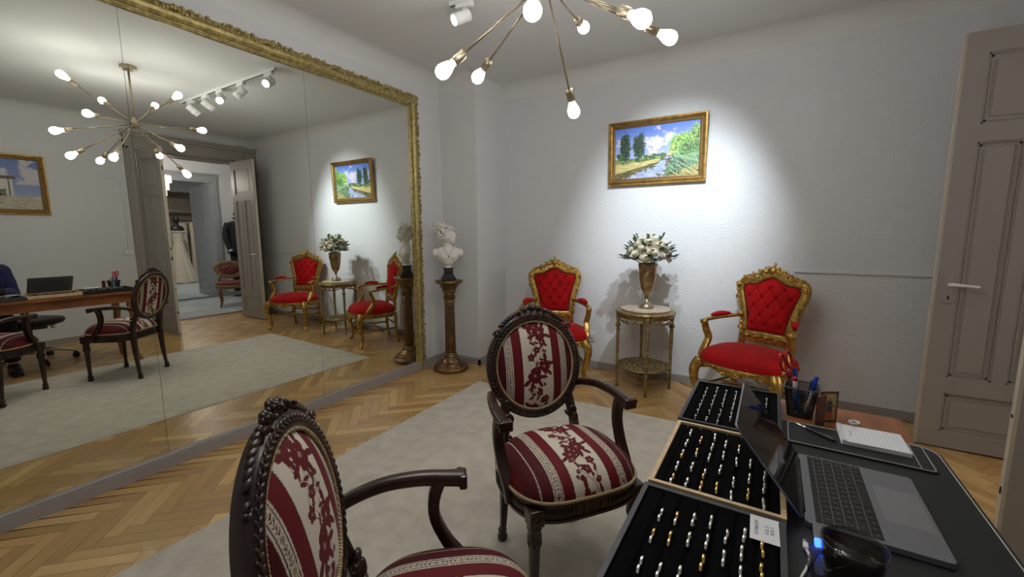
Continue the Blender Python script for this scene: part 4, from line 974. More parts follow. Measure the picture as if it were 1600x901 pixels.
g = G(); g.lathe([(0, -.076), (.0012, -.074), (.0034, -.060), (.0043, -.035), (.0043, -.030), (0, -.030)], 12, (0, 0, .0), (1, 0, 0)); g.tube([(.01, 0, .0052), (.05, 0, .0052)], .0008, 5); g.build('silver_tip', 'chrome', root)

# ---- trays and rings
def tray(name, x0, x1, y0, y1, rim, label, ncol, soft=False):
    root = empty(name, ((x0+x1)/2, (y0+y1)/2, ZP), 0, label, 'tray', 'ring display trays'); w_, h_ = (x1-x0)/2, (y1-y0)/2; t = .010
    g = G()
    for a in ((-w_, -w_+t, -h_, h_), (w_-t, w_, -h_, h_), (-w_+t, w_-t, -h_, -h_+t), (-w_+t, w_-t, h_-t, h_)): g.box(*a, .0008, .030)
    g.box(-w_+t, w_-t, -h_+t, h_-t, .0008, .006); g.build('tray_rim', rim, root)
    g = G(); iw = w_-t-.001; step = 2*iw/ncol
    vs_ = []; n = ncol*12
    for i in range(n+1):
        x = -iw+2*iw*i/n; ph = ((i/12) % 1); z = .0255 if soft else .0235; z += .0025*math.sin(ph*PI) if soft else 0; z -= .010*math.exp(-((ph-.5)/.035)**2) if not soft else .006*math.exp(-(min(ph, 1-ph)/.06)**2)
        vs_ += [(x, -h_+t+.001, z), (x, h_-t-.001, z)]
    g.add(vs_, [(2*i, 2*i+1, 2*i+3, 2*i+2) for i in range(n)]); g.box(-iw, iw, -h_+t+.001, h_-t-.001, .006, .012); g.build('foam_insert', 'blackfab', root, recalc=False)
tray('ring_tray', 2.744, 3.012, 1.302, 1.688, 'black', 'black-rimmed ring tray farthest from the viewer, holding small stone rings', 6)
tray('ring_tray', 2.748, 3.014, .928, 1.288, 'palewood', 'pale wood-rimmed ring tray in the middle of the row', 7)
tray('ring_tray', 2.744, 3.012, .525, .916, 'greyrim', 'grey-rimmed ring tray nearest the viewer with a white card on it', 7, True)
def ring_master(metal, stone):
    g = G(); r, hw, th = .0094, .0029 if not stone else .0012, .0009; n = 28; sec = [(-hw, 0), (-hw*.6, th), (hw*.6, th), (hw, 0), (hw*.7, -th*.6), (-hw*.7, -th*.6)]
    vs_ = []
    for i in range(n):
        a = 2*PI*i/n
        for q, h in sec: vs_.append(((r+h)*math.cos(a), q, (r+h)*math.sin(a)))
    k = 6; g.add(vs_, [(i*k+a, i*k+(a+1) % k, ((i+1) % n)*k+(a+1) % k, ((i+1) % n)*k+a) for i in range(n) for a in range(k)])
    me = g.build('band', metal, None)
    if not stone: return me
    root = me
    g = G(); g.lathe([(.0004, .0085), (.0034, .0118), (.0026, .0136), (0, .0138)], 10, smooth=False); g.build('stone', 'stone', root)
    return root
masters = {}
cnt = {}
ORD = ['first', 'second', 'third', 'fourth', 'fifth', 'sixth', 'seventh', 'eighth', 'ninth', 'tenth', 'eleventh', 'twelfth', 'thirteenth', 'fourteenth']
def ring(x, y, metal, stone, trayname, col, k, rz=0):
    key = (metal, stone)
    if key not in masters: o = ring_master(metal, stone); masters[key] = o; o.name = 'diamond_ring' if stone else 'wedding_band'
    else: o = dup(masters[key])
    o.location = (x, y, ZP+.0262); o.rotation_euler = (0, 0, rz)
    mn = {'silver': 'silver', 'yellowgold': 'gold'}[metal]
    tag(o, f"{mn} {'stone ring' if stone else 'band'}, {trayname} tray, {ORD[col]} row from {'mirror' if stone else 'the mirror'} side, {ORD[k]} from far end", 'ring', 'rings on the '+trayname+' tray')
T1 = [(2.790, [1.590, 1.548, 1.509, 1.460, 1.423, 1.375, 1.328]), (2.821, [1.614, 1.568, 1.525, 1.479, 1.440, 1.388, 1.329]), (2.851, [1.598, 1.555, 1.513, 1.467, 1.410, 1.367, 1.321]), (2.881, [1.603, 1.565, 1.526, 1.483, 1.444, 1.400, 1.366]), (2.971, [1.585, 1.536])]
for c_, (x, ys) in enumerate(T1):
    for k, y in enumerate(ys): ring(x, y, 'silver', True, 'far black', c_, k, R(90)+random.uniform(-.2, .2))
TY = [(2.795, [(1.217, 'ss'), (1.150, 'ss'), (1.086, 'sg'), (1.020, 'ss'), (.959, 'gs')]), (2.825, [(1.187, 'gg'), (1.111, 'gs'), (1.034, 'ss'), (.957, 'ss')]), (2.855, [(1.223, 'ss'), (1.161, 'ss'), (1.102, 'ss'), (1.017, 'sg'), (.960, 'gg')]),
      (2.885, [(1.196, 'ss'), (1.131, 'ss'), (1.056, 'ss'), (.973, 'gg')]), (2.915, [(1.186, 'gs'), (1.113, 'ss'), (1.015, 'ss'), (.955, 'ss')]), (2.945, [(1.122, 'ss'), (1.049, 'ss'), (.982, 'gg')]), (2.974, [(1.077, 'ss'), (1.024, 'ss'), (.960, 'ss')])]
TN = [(2.800, [(.815, 'ss'), (.747, 'gs'), (.666, 'ss')]), (2.829, [(.820, 'gs'), (.756, 'gg'), (.668, 'ss')]), (2.859, [(.834, 'ss'), (.772, 'ss'), (.678, 'ss')]), (2.888, [(.844, 'ss'), (.783, 'ss'), (.725, 'gg')]),
      (2.918, [(.815, 'ss'), (.755, 'ss')]), (2.945, [(.837, 'ss'), (.784, 'ss'), (.730, 'ss')]), (2.975, [(.813, 'gg'), (.754, 'gg')])]
for TT, nm in ((TY, 'pale wood'), (TN, 'near grey')):
    for c_, (x, L) in enumerate(TT):
        k = 0
        for y, mm in L:
            for q, ch in enumerate(mm):
                ring(x+random.uniform(-.001, .001), y+.0108*(1-2*q), 'silver' if ch == 's' else 'yellowgold', False, nm, c_, k, R(90)+random.uniform(-.10, .10)); k += 1
# white card with typed lines
root = empty('paper_card', (2.977, .872, ZP+.0303), R(1.5), 'small white card with three typed lines lying on the near ring tray', 'card')
g = G(); g.box(-.024, .024, -.038, .038, .0003, .0009); g.build('card_sheet', 'paper', root)
def text(name, body, size, mt_, parent, loc, rot=(0, 0, 0)):
    cu = bpy.data.curves.new(name, 'FONT'); cu.body = body; cu.size = size; cu.align_x = 'CENTER'; cu.align_y = 'CENTER'; cu.extrude = .00008
    t = bpy.data.objects.new(name, cu); sc.collection.objects.link(t); bpy.context.view_layer.update()
    me = bpy.data.meshes.new_from_object(t.evaluated_get(bpy.context.evaluated_depsgraph_get())); bpy.data.objects.remove(t)
    me.materials.clear(); me.materials.append(M[mt_]); o = bpy.data.objects.new(name, me); sc.collection.objects.link(o); o.parent = parent; o.location = loc; o.rotation_euler = rot; return o
text('typed_text', 'ETOBIECEM\n\nKOL 21\nBOX 3', .0085, 'ink', root, (0, 0, .0011), (0, 0, R(90)))

# ---- laptop (hinge along y at x=3.045)
root = empty('laptop', (3.045, 1.125, ZP), 0, 'open grey laptop on the black desk pad, dark screen leaning over the ring trays', 'laptop')
g = G(); g.prism(rl(.002, .222, -.154, .154, .010, 6), .0015, .0125); g.prism(rl(.006, .218, -.150, .150, .010, 6), .0003, .0015)
g.build('base', 'alu', root)
g = G(); g.prism(rl(.018, .134, -.1465, .1465, .004), .0126, .0129); g.build('keyboard_well', 'alu', root)
g = G(); g2 = G()
rowh = [.0105]+[.0172]*5; xx = .0205
for r_, h in enumerate(rowh):
    n = 14 if r_ < 5 else 0; y = -.1445
    ws = [.0198]*14 if r_ == 0 else ([.0186]*13+[.0355] if r_ == 1 else ([.0280]+[.0186]*13 if r_ == 2 else ([.0330]+[.0186]*11+[.0365] if r_ == 3 else ([.0430]+[.0186]*10+[.046] if r_ == 4 else [.0186, .0186, .0186, .023, .100, .023, .0186, .0186, .0186, .0186]))))
    sc_ = .289/(sum(ws)+.0014*(len(ws)-1))
    for w_ in ws[::-1]:
        w_ *= sc_
        g.bbox((xx+h/2, y+w_/2, .0140), (h, w_, .0016), .0005, seg=1)
        if r_ and w_ < .05: g2.box(xx+h/2-.0016, xx+h/2+.0016, y+w_/2-.0011, y+w_/2+.0011, .01482, .01487)
        y += w_+.0014*sc_
    xx += h+.0017
g.build('keyboard', 'key', root); g2.build('key_markings', 'keymark', root)
g = G(); g.prism(rl(.139, .215, -.072, .072, .003), .01255, .0128); g.build('trackpad', 'alul', root)
g = G(); g.tube([(.0, -.12, .012), (.0, .12, .012)], .0048, 10); g.build('hinge', 'black', root)
T = Matrix.Translation((0, 0, .0135)) @ Matrix.Rotation(-R(37.5), 4, 'Y')          # lid: local z up along the screen
g = G(); g.T = T @ Matrix.Rotation(PI/2, 4, 'Y'); g.prism(rl(-.214, -.002, -.153, .153, .010, 6), -.0045, 0); ld = g.build('lid', 'alu', root)
g = G(); g.T = T @ Matrix.Rotation(PI/2, 4, 'Y'); g.prism(rl(-.2125, -.004, -.1515, .1515, .009, 6), .0001, .0008); s_ = g.build('screen', 'screen', root); s_['label'] = 'dark glossy screen'
root = empty('usb_adapter', (3.067, .940, ZP), 0, 'small grey USB adapter with a glowing blue light beside the laptop', 'adapter')
g = G(); g.bbox((0, .010, .008), (.017, .046, .009), .002); g.build('housing', 'alu', root); text('logo_text', 'trust', .0055, 'keymark', root, (0, .012, .0128), (0, 0, R(90)))
g = G(); g.bbox((0, -.022, .008), (.0165, .020, .010), .003); g.build('led_window', 'blueled', root)
o_ = empty('usb_cable', (3.045, .890, ZP), 0, 'thin white charging cable with metal plug running off the lower edge beside the mug', 'cable')
g = G(); g.tube(catmull([(0, -.004, .008), (.004, -.020, .005), (-.002, -.05, .004), (-.014, -.09, .003), (-.020, -.14, .003), (-.02, -.3, .003)], 8), .0024, 8); g.build('cord', 'white', o_)
g = G(); g.bbox((-.001, .006, .009), (.009, .018, .006), .002); g.build('plug_grip', 'white', o_); g = G(); g.bbox((-.002, .0195, .009), (.0065, .009, .0025), .0008); g.build('plug_tip', 'steel', o_)
# ---- mug
root = empty('glass_mug', (3.100, .822, ZP+.0003), R(42), 'smoked glass cup of black coffee in front of the laptop, cut by the bottom edge', 'cup')
g = G(); g.lathe([(0, 0), (.030, 0), (.033, .004), (.036, .02), (.041, .055), (.0455, .086), (.0445, .0875), (.0430, .086), (.039, .055), (.034, .022), (.030, .009), (0, .008)], 48)
g.build('glass_body', 'glass', root)
g = G(); g.tube(catmull([(-.040, .008, .070), (-.058, .012, .072), (-.068, .012, .050), (-.058, .010, .028), (-.036, .006, .026)], 6), .0052, 10); g.build('mug_handle', 'glass', root)
g = G(); g.lathe([(0, .0095), (.0295, .0100), (.0332, .022), (.0382, .055), (.0412, .072), (0, .072)], 40); g.build('coffee', 'coffee', root)

# ---- pen cup
cx_, cy_ = 3.066, 1.612
root = empty('pen_cup', (cx_, cy_, ZT), R(-6), 'square black wire-mesh pen cup with rounded corners at the back of the desk', 'pen cup')
g = G(); H = .098; n = 72; lv = 26; base = rrect(.066, .066, .012, 17); top = rrect(.092, .092, .016, 17)
def cupp(i, t): i %= n; return Vector((base[i][0]*(1-t)+top[i][0]*t, base[i][1]*(1-t)+top[i][1]*t, .003+t*(H-.003)))
rr_ = .0008
# even spacing round the rim
def rs(poly, m_):
    P = [Vector((*p, 0)) for p in poly]; L = [0]
    for i in range(len(P)): L.append(L[-1]+(P[(i+1) % len(P)]-P[i]).length)
    o = []
    for k in range(m_):
        d = L[-1]*k/m_; i = max(j for j in range(len(P)) if L[j] <= d+1e-9); t = (d-L[i])/max(1e-9, L[i+1]-L[i]); q = P[i].lerp(P[(i+1) % len(P)], t); o.append((q.x, q.y))
    return o
base = rs(base, n); top = rs(top, n)
for i in range(n):
    for s_ in (-1, 1): g.tube([cupp(i+s_*k*9/6, 0) if False else cupp(int(i+s_*k), k/9) for k in range(10)], rr_, 3)
g.build('wire_mesh', 'mesh', root)
g = G(); g.tube([cupp(i, 1) for i in range(n)], .0022, 8, True); g.build('rim', 'rimgrey', root)
g = G(); g.prism(rrect(.068, .068, .012, 5), .0003, .004); g.build('base_plate', 'mesh', root)
def stick(name, x, y, dx, dy, L, r, parts, lab, cat='pen'):
    """object leaning in the cup; parts: (t0, t1, radius scale, material, part name)"""
    d = Vector((dx, dy, 1)).normalized(); root = empty(name, (cx_+x, cy_+y, ZT+.006), 0, lab, cat)
    for t0, t1, k, mt_, pn in parts: g = G(); g.lathe([(0, t0*L), (r*k*.85, t0*L), (r*k, t0*L+.002), (r*k, t1*L-.002), (r*k*.8, t1*L), (0, t1*L)], 12, (0, 0, 0), d); g.build(pn, mt_, root)
    g = G(); S, T_, D = frame_from(d); g.tube([D*L*.95+S*r*1.2, D*L*.70+S*r*1.3], .0012, 5); g.build('clip', parts[-1][3], root)
    return root
stick('marker_pen', -.012, -.014, -.08, -.10, .125, .0068, [(0, .10, .6, 'white', 'tip'), (.10, .62, 1, 'bluelight', 'barrel'), (.62, .9, 1, 'stone', 'grip'), (.9, 1, 1.02, 'redplastic', 'cap')], 'marker pen with a light blue barrel and red end in the pen cup', 'pen')
stick('ballpoint_pen', .0, .012, -.16, .12, .142, .0052, [(0, .3, .8, 'bluelight', 'grip'), (.3, 1, 1, 'blueplastic', 'cap')], 'blue pen leaning against the scissors in the pen cup', 'pen')
stick('ballpoint_pen', .016, .004, .17, .02, .128, .0062, [(0, .62, .9, 'white', 'barrel'), (.62, 1, 1, 'blueplastic', 'cap')], 'blue-capped pen leaning to the right side of the pen cup', 'pen')
stick('ballpoint_pen', .018, .016, .10, .18, .105, .0045, [(0, .6, .8, 'black', 'barrel'), (.6, 1, 1, 'black', 'cap')], 'short black pen at the back of the pen cup', 'pen')
root = empty('scissors', (cx_-.012, cy_+.014, ZT+.03), R(100), 'pair of scissors with bright red handles standing in the pen cup', 'scissors'); root.rotation_euler = (R(-12), R(-9), R(62))
for s_ in (-1, 1):
    g = G(); g.add([(s_*-.009, s_*.0006, 0), (s_*.002, s_*.0006, .10), (s_*-.008, s_*.0006, .10), (s_*-.009, s_*.0018, 0), (s_*.002, s_*.0018, .10), (s_*-.008, s_*.0018, .10)], [(0, 1, 2), (3, 5, 4), (0, 3, 4, 1), (1, 4, 5, 2), (2, 5, 3, 0)], False); g.build('blade', 'steel', root)
    g = G(); g.tube([(s_*.002, 0, .088), (s_*.007, 0, .112)], [.0055, .006], 8); g.tube([(s_*(.018+.0135*math.cos(a)), 0, .145+.028*math.sin(a)) for a in [2*PI*i/24 for i in range(24)]], .0048, 8, True, upv=(0, 1, 0)); g.build('handle_loop', 'redplastic', root)
# ---- icon diptych
root = empty('folding_icon', (3.128, 1.560, ZT), 0, 'small folding wooden icon with a painted saint on gold standing next to the pen cup', 'icon')
def saint(u, v):
    n = len(u); n2 = fbm(u, v, 9); C = np.tile(np.array((.50, .36, .15)), (n, 1))*(1+.4*n2[:, None])
    e = (u < .12) | (u > .88) | (v < .05) | (v > .95); C[e] = (.16, .09, .04)
    b_ = (np.abs(u-.5) < .13+.10*(1-v)) & (v > .18) & (v < .74); C[b_] = (.05, .045, .05); r_ = (np.abs(u-.5) < .26*(1-v)) & (v > .08) & (v < .34); C[r_] = (.50, .12, .03)
    h = np.hypot((u-.5)*.55, v-.80) < .085; C[h] = (.60, .44, .16); h = np.hypot((u-.5)*.6, v-.79) < .045; C[h] = (.25, .12, .07)
    a_ = (np.abs(u-.5) < .30) & (np.abs(v-.56) < .03); C[a_] = (.10, .11, .14)
    return np.clip(np.c_[C, np.ones(n)], .004, 1)
def panel(p0, p1, nm, front):
    p0, p1 = Vector(p0), Vector(p1); X = (p1-p0); W_ = X.length; X.normalize(); g = G(); m_ = Matrix((X, Vector((-X.y, X.x, 0)), Vector((0, 0, 1)))).transposed().to_4x4(); m_.translation = p0
    g.bbox((W_/2, .003, .049), (W_, .006, .097), .0012, m_); w1 = g.build(nm, 'iconwood', root)
    g = G(); nx, ny = 40, 80; us, vv = np.meshgrid(np.linspace(0, 1, nx), np.linspace(0, 1, ny)); us = us.ravel(); vv = vv.ravel()
    g.add([m_ @ Vector((.002+(W_-.004)*a, -.0004 if front else .0064, .002+.092*b)) for a, b in zip(us, vv)], [(j*nx+i, j*nx+i+1, (j+1)*nx+i+1, (j+1)*nx+i) for j in range(ny-1) for i in range(nx-1)]); g.c = saint(us, vv) if front else np.tile((.10, .022, .012, 1), (nx*ny, 1)); g.build('painted_face', 'icon', w1, recalc=False)
panel((-.012, .020, 0), (.034, .048, 0), 'right_panel', True); panel((-.024, -.036, 0), (-.001, -.004, 0), 'left_panel', False)
root = empty('bottle_cap', (3.206, 1.612, ZT), R(20), 'small white cap with a dark inside lying on the bare desk wood', 'cap')
g = G(); g.lathe([(0, .0), (.013, .0), (.0145, .002), (.0145, .009), (.0125, .010), (.012, .004), (0, .003)], 28, rf=lambda a, z: 1+.015*math.cos(24*a)); g.build('shell', 'white', root); g = G(); g.lathe([(0, .0031), (.0118, .0031), (.0118, .0045), (0, .0045)], 24); g.build('liner', 'dark', root)

# ================================================================== OFFICE CHAIR AND SEATED PERSON (seen in the mirror)
ox, oy = 3.66, 1.06
root = empty('office_chair', (ox, oy, 0), R(12), 'black office chair with chrome five-star base behind the desk, seen in the mirror', 'office chair')
g = G()
for k in range(5):
    a = 2*PI*k/5+.35; g.tube(catmull([(.02*math.cos(a), .02*math.sin(a), .135), (.16*math.cos(a), .16*math.sin(a), .125), (.30*math.cos(a), .30*math.sin(a), .085)], 5), [.024]*5+[.019]*6, 10)
g.lathe([(0, .10), (.04, .10), (.042, .15), (.03, .17), (0, .17)], 20); g.build('star_base', 'chrome', root)
for k in range(5):
    a = 2*PI*k/5+.35; g = G(); c_ = Vector((.31*math.cos(a), .31*math.sin(a), .031))
    for s_ in (-1, 1): g.lathe([(0, -.010), (.024, -.010), (.030, -.006), (.030, .006), (.024, .010), (0, .010)], 18, c_+Vector((-math.sin(a), math.cos(a), 0))*.016*s_, (-math.sin(a), math.cos(a), 0))
    g.bbox(c_+Vector((0, 0, .030)), (.03, .03, .03), .008); g.build('caster', 'black', root)
g = G(); g.lathe([(0, .17), (.024, .17), (.024, .27), (.016, .27), (.016, .38), (0, .38)], 16); g.build('gas_lift', 'chrome', root)
g = G(); g.bbox((0, 0, .385), (.20, .26, .035), .012); g.tube([(.05, .1, .385), (.23, .12, .378)], .007, 8); g.build('tilt_mechanism', 'black', root)
g = G(); g.lathe([(0, -.018), (.028, -.016), (.034, 0), (.028, .016), (0, .018)], 18, (-.02, .165, .385), (0, 1, 0)); kn = g.build('tension_knob', 'chrome', root)
g = G(); g.lathe([(0, .40), (.20, .40), (.245, .415), (.262, .445), (.250, .470), (.20, .480), (0, .474)], 40, sx=1.0, sy=.98, rf=lambda a, z: 1+.05*math.cos(4*a)); g.build('seat', 'black', root)
for s_ in (-1, 1): g = G(); g.tube(catmull([(s_*.21, -.02, .42), (s_*.30, -.02, .46), (s_*.30, -.01, .64), (s_*.29, .06, .67)], 6), .014, 8); g.bbox((s_*.29, .01, .68), (.055, .24, .024), .010); g.build('armrest', 'black', root)
g = G(); g.tube(catmull([(0, -.16, .40), (0, -.30, .44), (0, -.31, .60)], 6), .022, 8); g.build('back_bracket', 'black', root)
g = G(); vs_ = []; nx_, nz_ = 16, 20
for sd in (0, 1):
    for j in range(nz_+1):
        for i in range(nx_+1):
            a = i/nx_*2-1; b = j/nz_; w_ = .22*(1-.18*abs(2*b-1)**3); vs_.append((a*w_, -.275-.04*sd-.03*(b-.5)**2+.05*a*a-.04*b, .56+.56*b))
L_ = (nx_+1)*(nz_+1); g.add(vs_, [(sd*L_+j*(nx_+1)+i, sd*L_+j*(nx_+1)+i+1, sd*L_+(j+1)*(nx_+1)+i+1, sd*L_+(j+1)*(nx_+1)+i) for sd in (0, 1) for j in range(nz_) for i in range(nx_)]+[(i, i+1, L_+i+1, L_+i) for i in range(nx_)]+[(nz_*(nx_+1)+i, nz_*(nx_+1)+i+1, L_+nz_*(nx_+1)+i+1, L_+nz_*(nx_+1)+i) for i in range(nx_)]+[(j*(nx_+1)+e, (j+1)*(nx_+1)+e, L_+(j+1)*(nx_+1)+e, L_+j*(nx_+1)+e) for j in range(nz_) for e in (0, nx_)]); g.build('backrest', 'black', root)

def skinned(name, V, E_, rad, mt_, parent, sub=2):
    me = bpy.data.meshes.new(name); me.from_pydata(V, E_, []); me.materials.append(M[mt_]); o = bpy.data.objects.new(name, me); sc.collection.objects.link(o); o.parent = parent
    sk = o.modifiers.new('sk', 'SKIN'); sk.use_smooth_shade = True; lay = me.skin_vertices[0] if me.skin_vertices else None
    if lay is None:
        bpy.context.view_layer.objects.active = o; lay = me.skin_vertices[0]
    for i, r in enumerate(rad): lay.data[i].radius = r if isinstance(r, tuple) else (r, r)
    lay.data[0].use_root = True; o.modifiers.new('ss', 'SUBSURF').levels = sub; o.modifiers['ss'].render_levels = sub
    return o
# person sits at the desk, body facing -x, only the dark blue sleeve and shoulder reach into the mirror view
person = empty('person', (3.66, .74, 0), R(90), 'person in a dark blue jacket sitting behind the desk, at the mirror\'s left edge', 'person')
# local: +y front (towards desk), +x = their left is -x
g = G()
g.ell((0, -.02, .56), (.17, .13, .12)); g.ell((0, .0, .72), (.155, .110, .17)); g.ell((0, .015, .90), (.175, .115, .17)); g.ell((0, .02, 1.00), (.175, .085, .075))
g.tube([(0, .025, 1.02), (0, .045, 1.10), (0, .06, 1.16)], [.065, .055, .055], 14)
g.ell((0, .075, 1.235), (.073, .092, .112), 20, 14); g.ell((0, .115, 1.175), (.050, .052, .048)); g.ell((0, .172, 1.215), (.012, .018, .014)); g.tube([(0, .158, 1.250), (0, .176, 1.222)], [.008, .011], 8)
g.ell((0, .160, 1.180), (.022, .010, .006)); g.ell((0, .158, 1.170), (.018, .010, .007))
for s_ in (-1, 1):
    g.ell((s_*.075, .07, 1.225), (.010, .018, .030)); g.ell((s_*.030, .155, 1.245), (.014, .008, .008)); g.ell((s_*.03, .158, 1.262), (.020, .008, .005))
    g.ell((s_*.185, .01, .985), (.058, .062, .065)); el = Vector((s_*.235, .03, .755)); wr = Vector((s_*.13, .255, .800))
    g.tube([(s_*.19, .01, .98), (s_*.215, .012, .87), el], [.054, .049, .042], 14); g.ell(el, .042); g.tube([el, el.lerp(wr, .5), wr], [.042, .037, .027], 14)
    # palm and five fingers
    g.ell(wr+Vector((-s_*.022, .045, -.006)), (.038, .046, .015), 14, 9, Matrix.Rotation(s_*.35, 4, 'Z'))
    for q in range(4):
        L_ = (.070, .078, .074, .058)[q]; b0 = wr+Vector((-s_*(-.010+.019*q), .080-.003*q, -.006)); dd = Vector((-s_*(.10+.07*q), 1, 0)).normalized()
        g.tube([b0, b0+dd*L_*.45+Vector((0, 0, .008)), b0+dd*L_*.78+Vector((0, 0, .0)), b0+dd*L_*.95+Vector((0, 0, -.012))], [.0095, .009, .008, .0065], 8)
    b0 = wr+Vector((-s_*.040, .020, -.004)); g.tube([b0, b0+Vector((-s_*.022, .026, .0)), b0+Vector((-s_*.028, .055, -.006))], [.012, .010, .007], 8)
    hp = Vector((s_*.095, .0, .55)); kn_ = Vector((s_*.115, .40, .53)); an = Vector((s_*.12, .36, .09))
    g.tube([hp, hp.lerp(kn_, .5), kn_], [.088, .075, .058], 14); g.ell(kn_, .058); g.tube([kn_, kn_.lerp(an, .35), an], [.056, .052, .034], 14); g.ell(an+Vector((0, .06, -.052)), (.042, .115, .034))
g.build('body', 'skin', person, mod=remesh(.0075, 3))
def cloth(nm, mt_, fn, vox=.009): g = G(); fn(g); g.build(nm, mt_, person, mod=remesh(vox, 4))
def jacket(g):
    g.ell((0, -.02, .60), (.190, .148, .11)); g.ell((0, .0, .74), (.176, .130, .17)); g.ell((0, .015, .90), (.195, .134, .165)); g.ell((0, .02, 1.005), (.19, .100, .072)); g.tube([(0, .025, 1.02), (0, .038, 1.075)], [.082, .070], 14)
    for s_ in (-1, 1):
        el = Vector((s_*.235, .03, .755)); wr = Vector((s_*.13, .255, .800)); g.ell((s_*.185, .01, .985), (.072, .076, .078)); g.tube([(s_*.19, .01, .98), (s_*.215, .012, .87), el], [.068, .064, .058], 14); g.ell(el, .058); g.tube([el, el.lerp(wr, .5), el.lerp(wr, .93)], [.058, .051, .042], 14)
def trousers(g):
    g.ell((0, -.03, .55), (.182, .145, .10))
    for s_ in (-1, 1):
        hp = Vector((s_*.095, .0, .55)); kn_ = Vector((s_*.115, .40, .53)); an = Vector((s_*.12, .36, .13)); g.tube([hp, hp.lerp(kn_, .5), kn_], [.100, .088, .072], 14); g.ell(kn_, .072); g.tube([kn_, kn_.lerp(an, .4), an], [.070, .066, .055], 14)
def shoes(g):
    for s_ in (-1, 1): g.ell((s_*.12, .42, .045), (.048, .130, .040)); g.ell((s_*.12, .36, .07), (.046, .06, .05)); g.bbox((s_*.12, .41, .010), (.085, .25, .02), .008)
def hairf(g):
    g.ell((0, .055, 1.262), (.084, .094, .100)); g.ell((0, .01, 1.18), (.078, .055, .11))
cloth('jacket', 'navy', jacket); cloth('trousers', 'tux', trousers); cloth('shoe', 'black', shoes); cloth('hair', 'hair', hairf)

# ================================================================== NEXT ROOM (seen through the doorway in the mirror)
X2, Y2A, Y2B = 7.18, 1.6, 5.30
g = G(); g.add([(4.90, .2, 0), (X2+.02, .2, 0), (X2+.02, Y2B, 0), (4.90, Y2B, 0)], [(0, 1, 2, 3)], False); g.box(4.86, 4.93, DY0, DY1+.178, -.02, .003); struct(g.build('floor_next_room', 'deskwood', recalc=False))
g = G(); nx, ny = 2, 2; g.box(4.95, 7.10, .4, 5.2, .001, .012); tag(g.build('carpet', 'carpet'), 'pale grey-blue carpet covering the floor of the next room, reflected in the mirror', 'carpet')
D2A, D2B, D2Z = 3.10, 4.42, 2.42
g = G(); g.box(X2, X2+.34, .2, D2A, 0, 3.0); g.box(X2, X2+.34, D2B, 5.4, 0, 3.0); g.box(X2, X2+.34, D2A, D2B, D2Z, 3.0); struct(g.build('wall_next_room_far', 'plaster'))
g = G(); g.box(WT, X2+.34, Y2B, Y2B+.1, 0, 3.0); struct(g.build('wall_next_room_side', 'plaster'))
g = G(); g.box(WT, X2+.34, .1, .2, 0, 3.0); struct(g.build('wall_next_room_near', 'plaster'))
g = G(); g.box(WT, X2+.34, .1, Y2B+.1, 3.0, 3.05); struct(g.build('ceiling_next_room', 'ceil'))
g = G()
for y0, y1 in ((D2A-.13, D2A+.01), (D2B-.01, D2B+.14)): g.box(X2-.03, X2, y0, y1, 0, 2.42); g.box(X2-.045, X2-.03, y0+.02, y1-.03, 0, 2.42)
g.box(X2-.03, X2, D2A-.13, D2B+.14, 2.40, 2.55); g.box(X2-.06, X2, D2A-.14, D2B+.15, 2.55, 2.58); g.box(X2, X2+.34, D2A, D2A+.012, 0, 2.42); g.box(X2, X2+.34, D2B-.012, D2B, 0, 2.42); g.box(X2, X2+.34, D2A, D2B, 2.408, 2.42)
struct(g.build('trim_3', 'greypaint'))
g = G(); g.box(X2-.02, X2, .2, D2A-.13, 0, .09); g.box(X2-.02, X2, D2B+.14, Y2B, 0, .09); struct(g.build('baseboard_next_room', 'greypaint'))
g = G(); g.box(X2-.012, X2, D2B+.14, Y2B, 2.16, 2.175); struct(g.build('trim_4', 'whiterail'))
d3 = door_leaf('door_3', (7.57, 4.46), (8.22, 4.475), H=2.36, mt='greypaint', handle=False)
# third room
g = G(); g.box(X2+.34, 13.0, 1.8, 8.0, -.02, 0.0); struct(g.build('floor_far_room', 'carpet'))
g = G(); g.box(12.6, 12.75, 1.8, 8.0, 0, 3.05); struct(g.build('wall_far_room', 'plaster')); g = G(); g.box(7.5, 12.75, 7.9, 8.0, 0, 3.05); g.box(7.5, 12.75, 1.8, 1.9, 0, 3.05); struct(g.build('wall_far_room_sides', 'plaster')); g = G(); g.box(7.5, 12.75, 1.8, 8.0, 3.05, 3.1); struct(g.build('ceiling_far_room', 'ceil'))
g = G(); g.box(7.5, 7.54, 1.8, D2A, 0, 3.05); g.box(7.5, 7.54, D2B, 8.0, 0, 3.05); struct(g.build('wall_far_room_near', 'plaster'))
root = empty('crystal_chandelier', (6.0, 3.17, 3.0), 0, 'small tiered crystal ceiling lamp glowing pink in the next room, reflected in the mirror', 'chandelier')
g = G(); g.lathe([(0, 0), (.06, 0), (.06, -.02), (.008, -.03), (.008, -.62), (.02, -.63), (.02, -.66), (0, -.66)], 20); g.build('stem', 'chrome', root)
for rr, z0, n_ in ((.135, -.66, 26), (.095, -.78, 18), (.055, -.88, 12)):
    g = G(); g.tube([(rr*math.cos(2*PI*i/36), rr*math.sin(2*PI*i/36), z0+.01) for i in range(36)], .005, 6, True)
    g.tube([(-rr, 0, z0+.01), (rr, 0, z0+.01)], .003, 5); g.build('hoop', 'chrome', root)
    g = G()
    for i in range(n_):
        a = 2*PI*i/n_
        for k in range(3): g.lathe([(0, 0), (.012, -.010), (.012, -.028), (0, -.038)], 5, (rr*math.cos(a), rr*math.sin(a), z0-.040*k), smooth=False)
    g.build('crystal_tier', 'crystal', root)
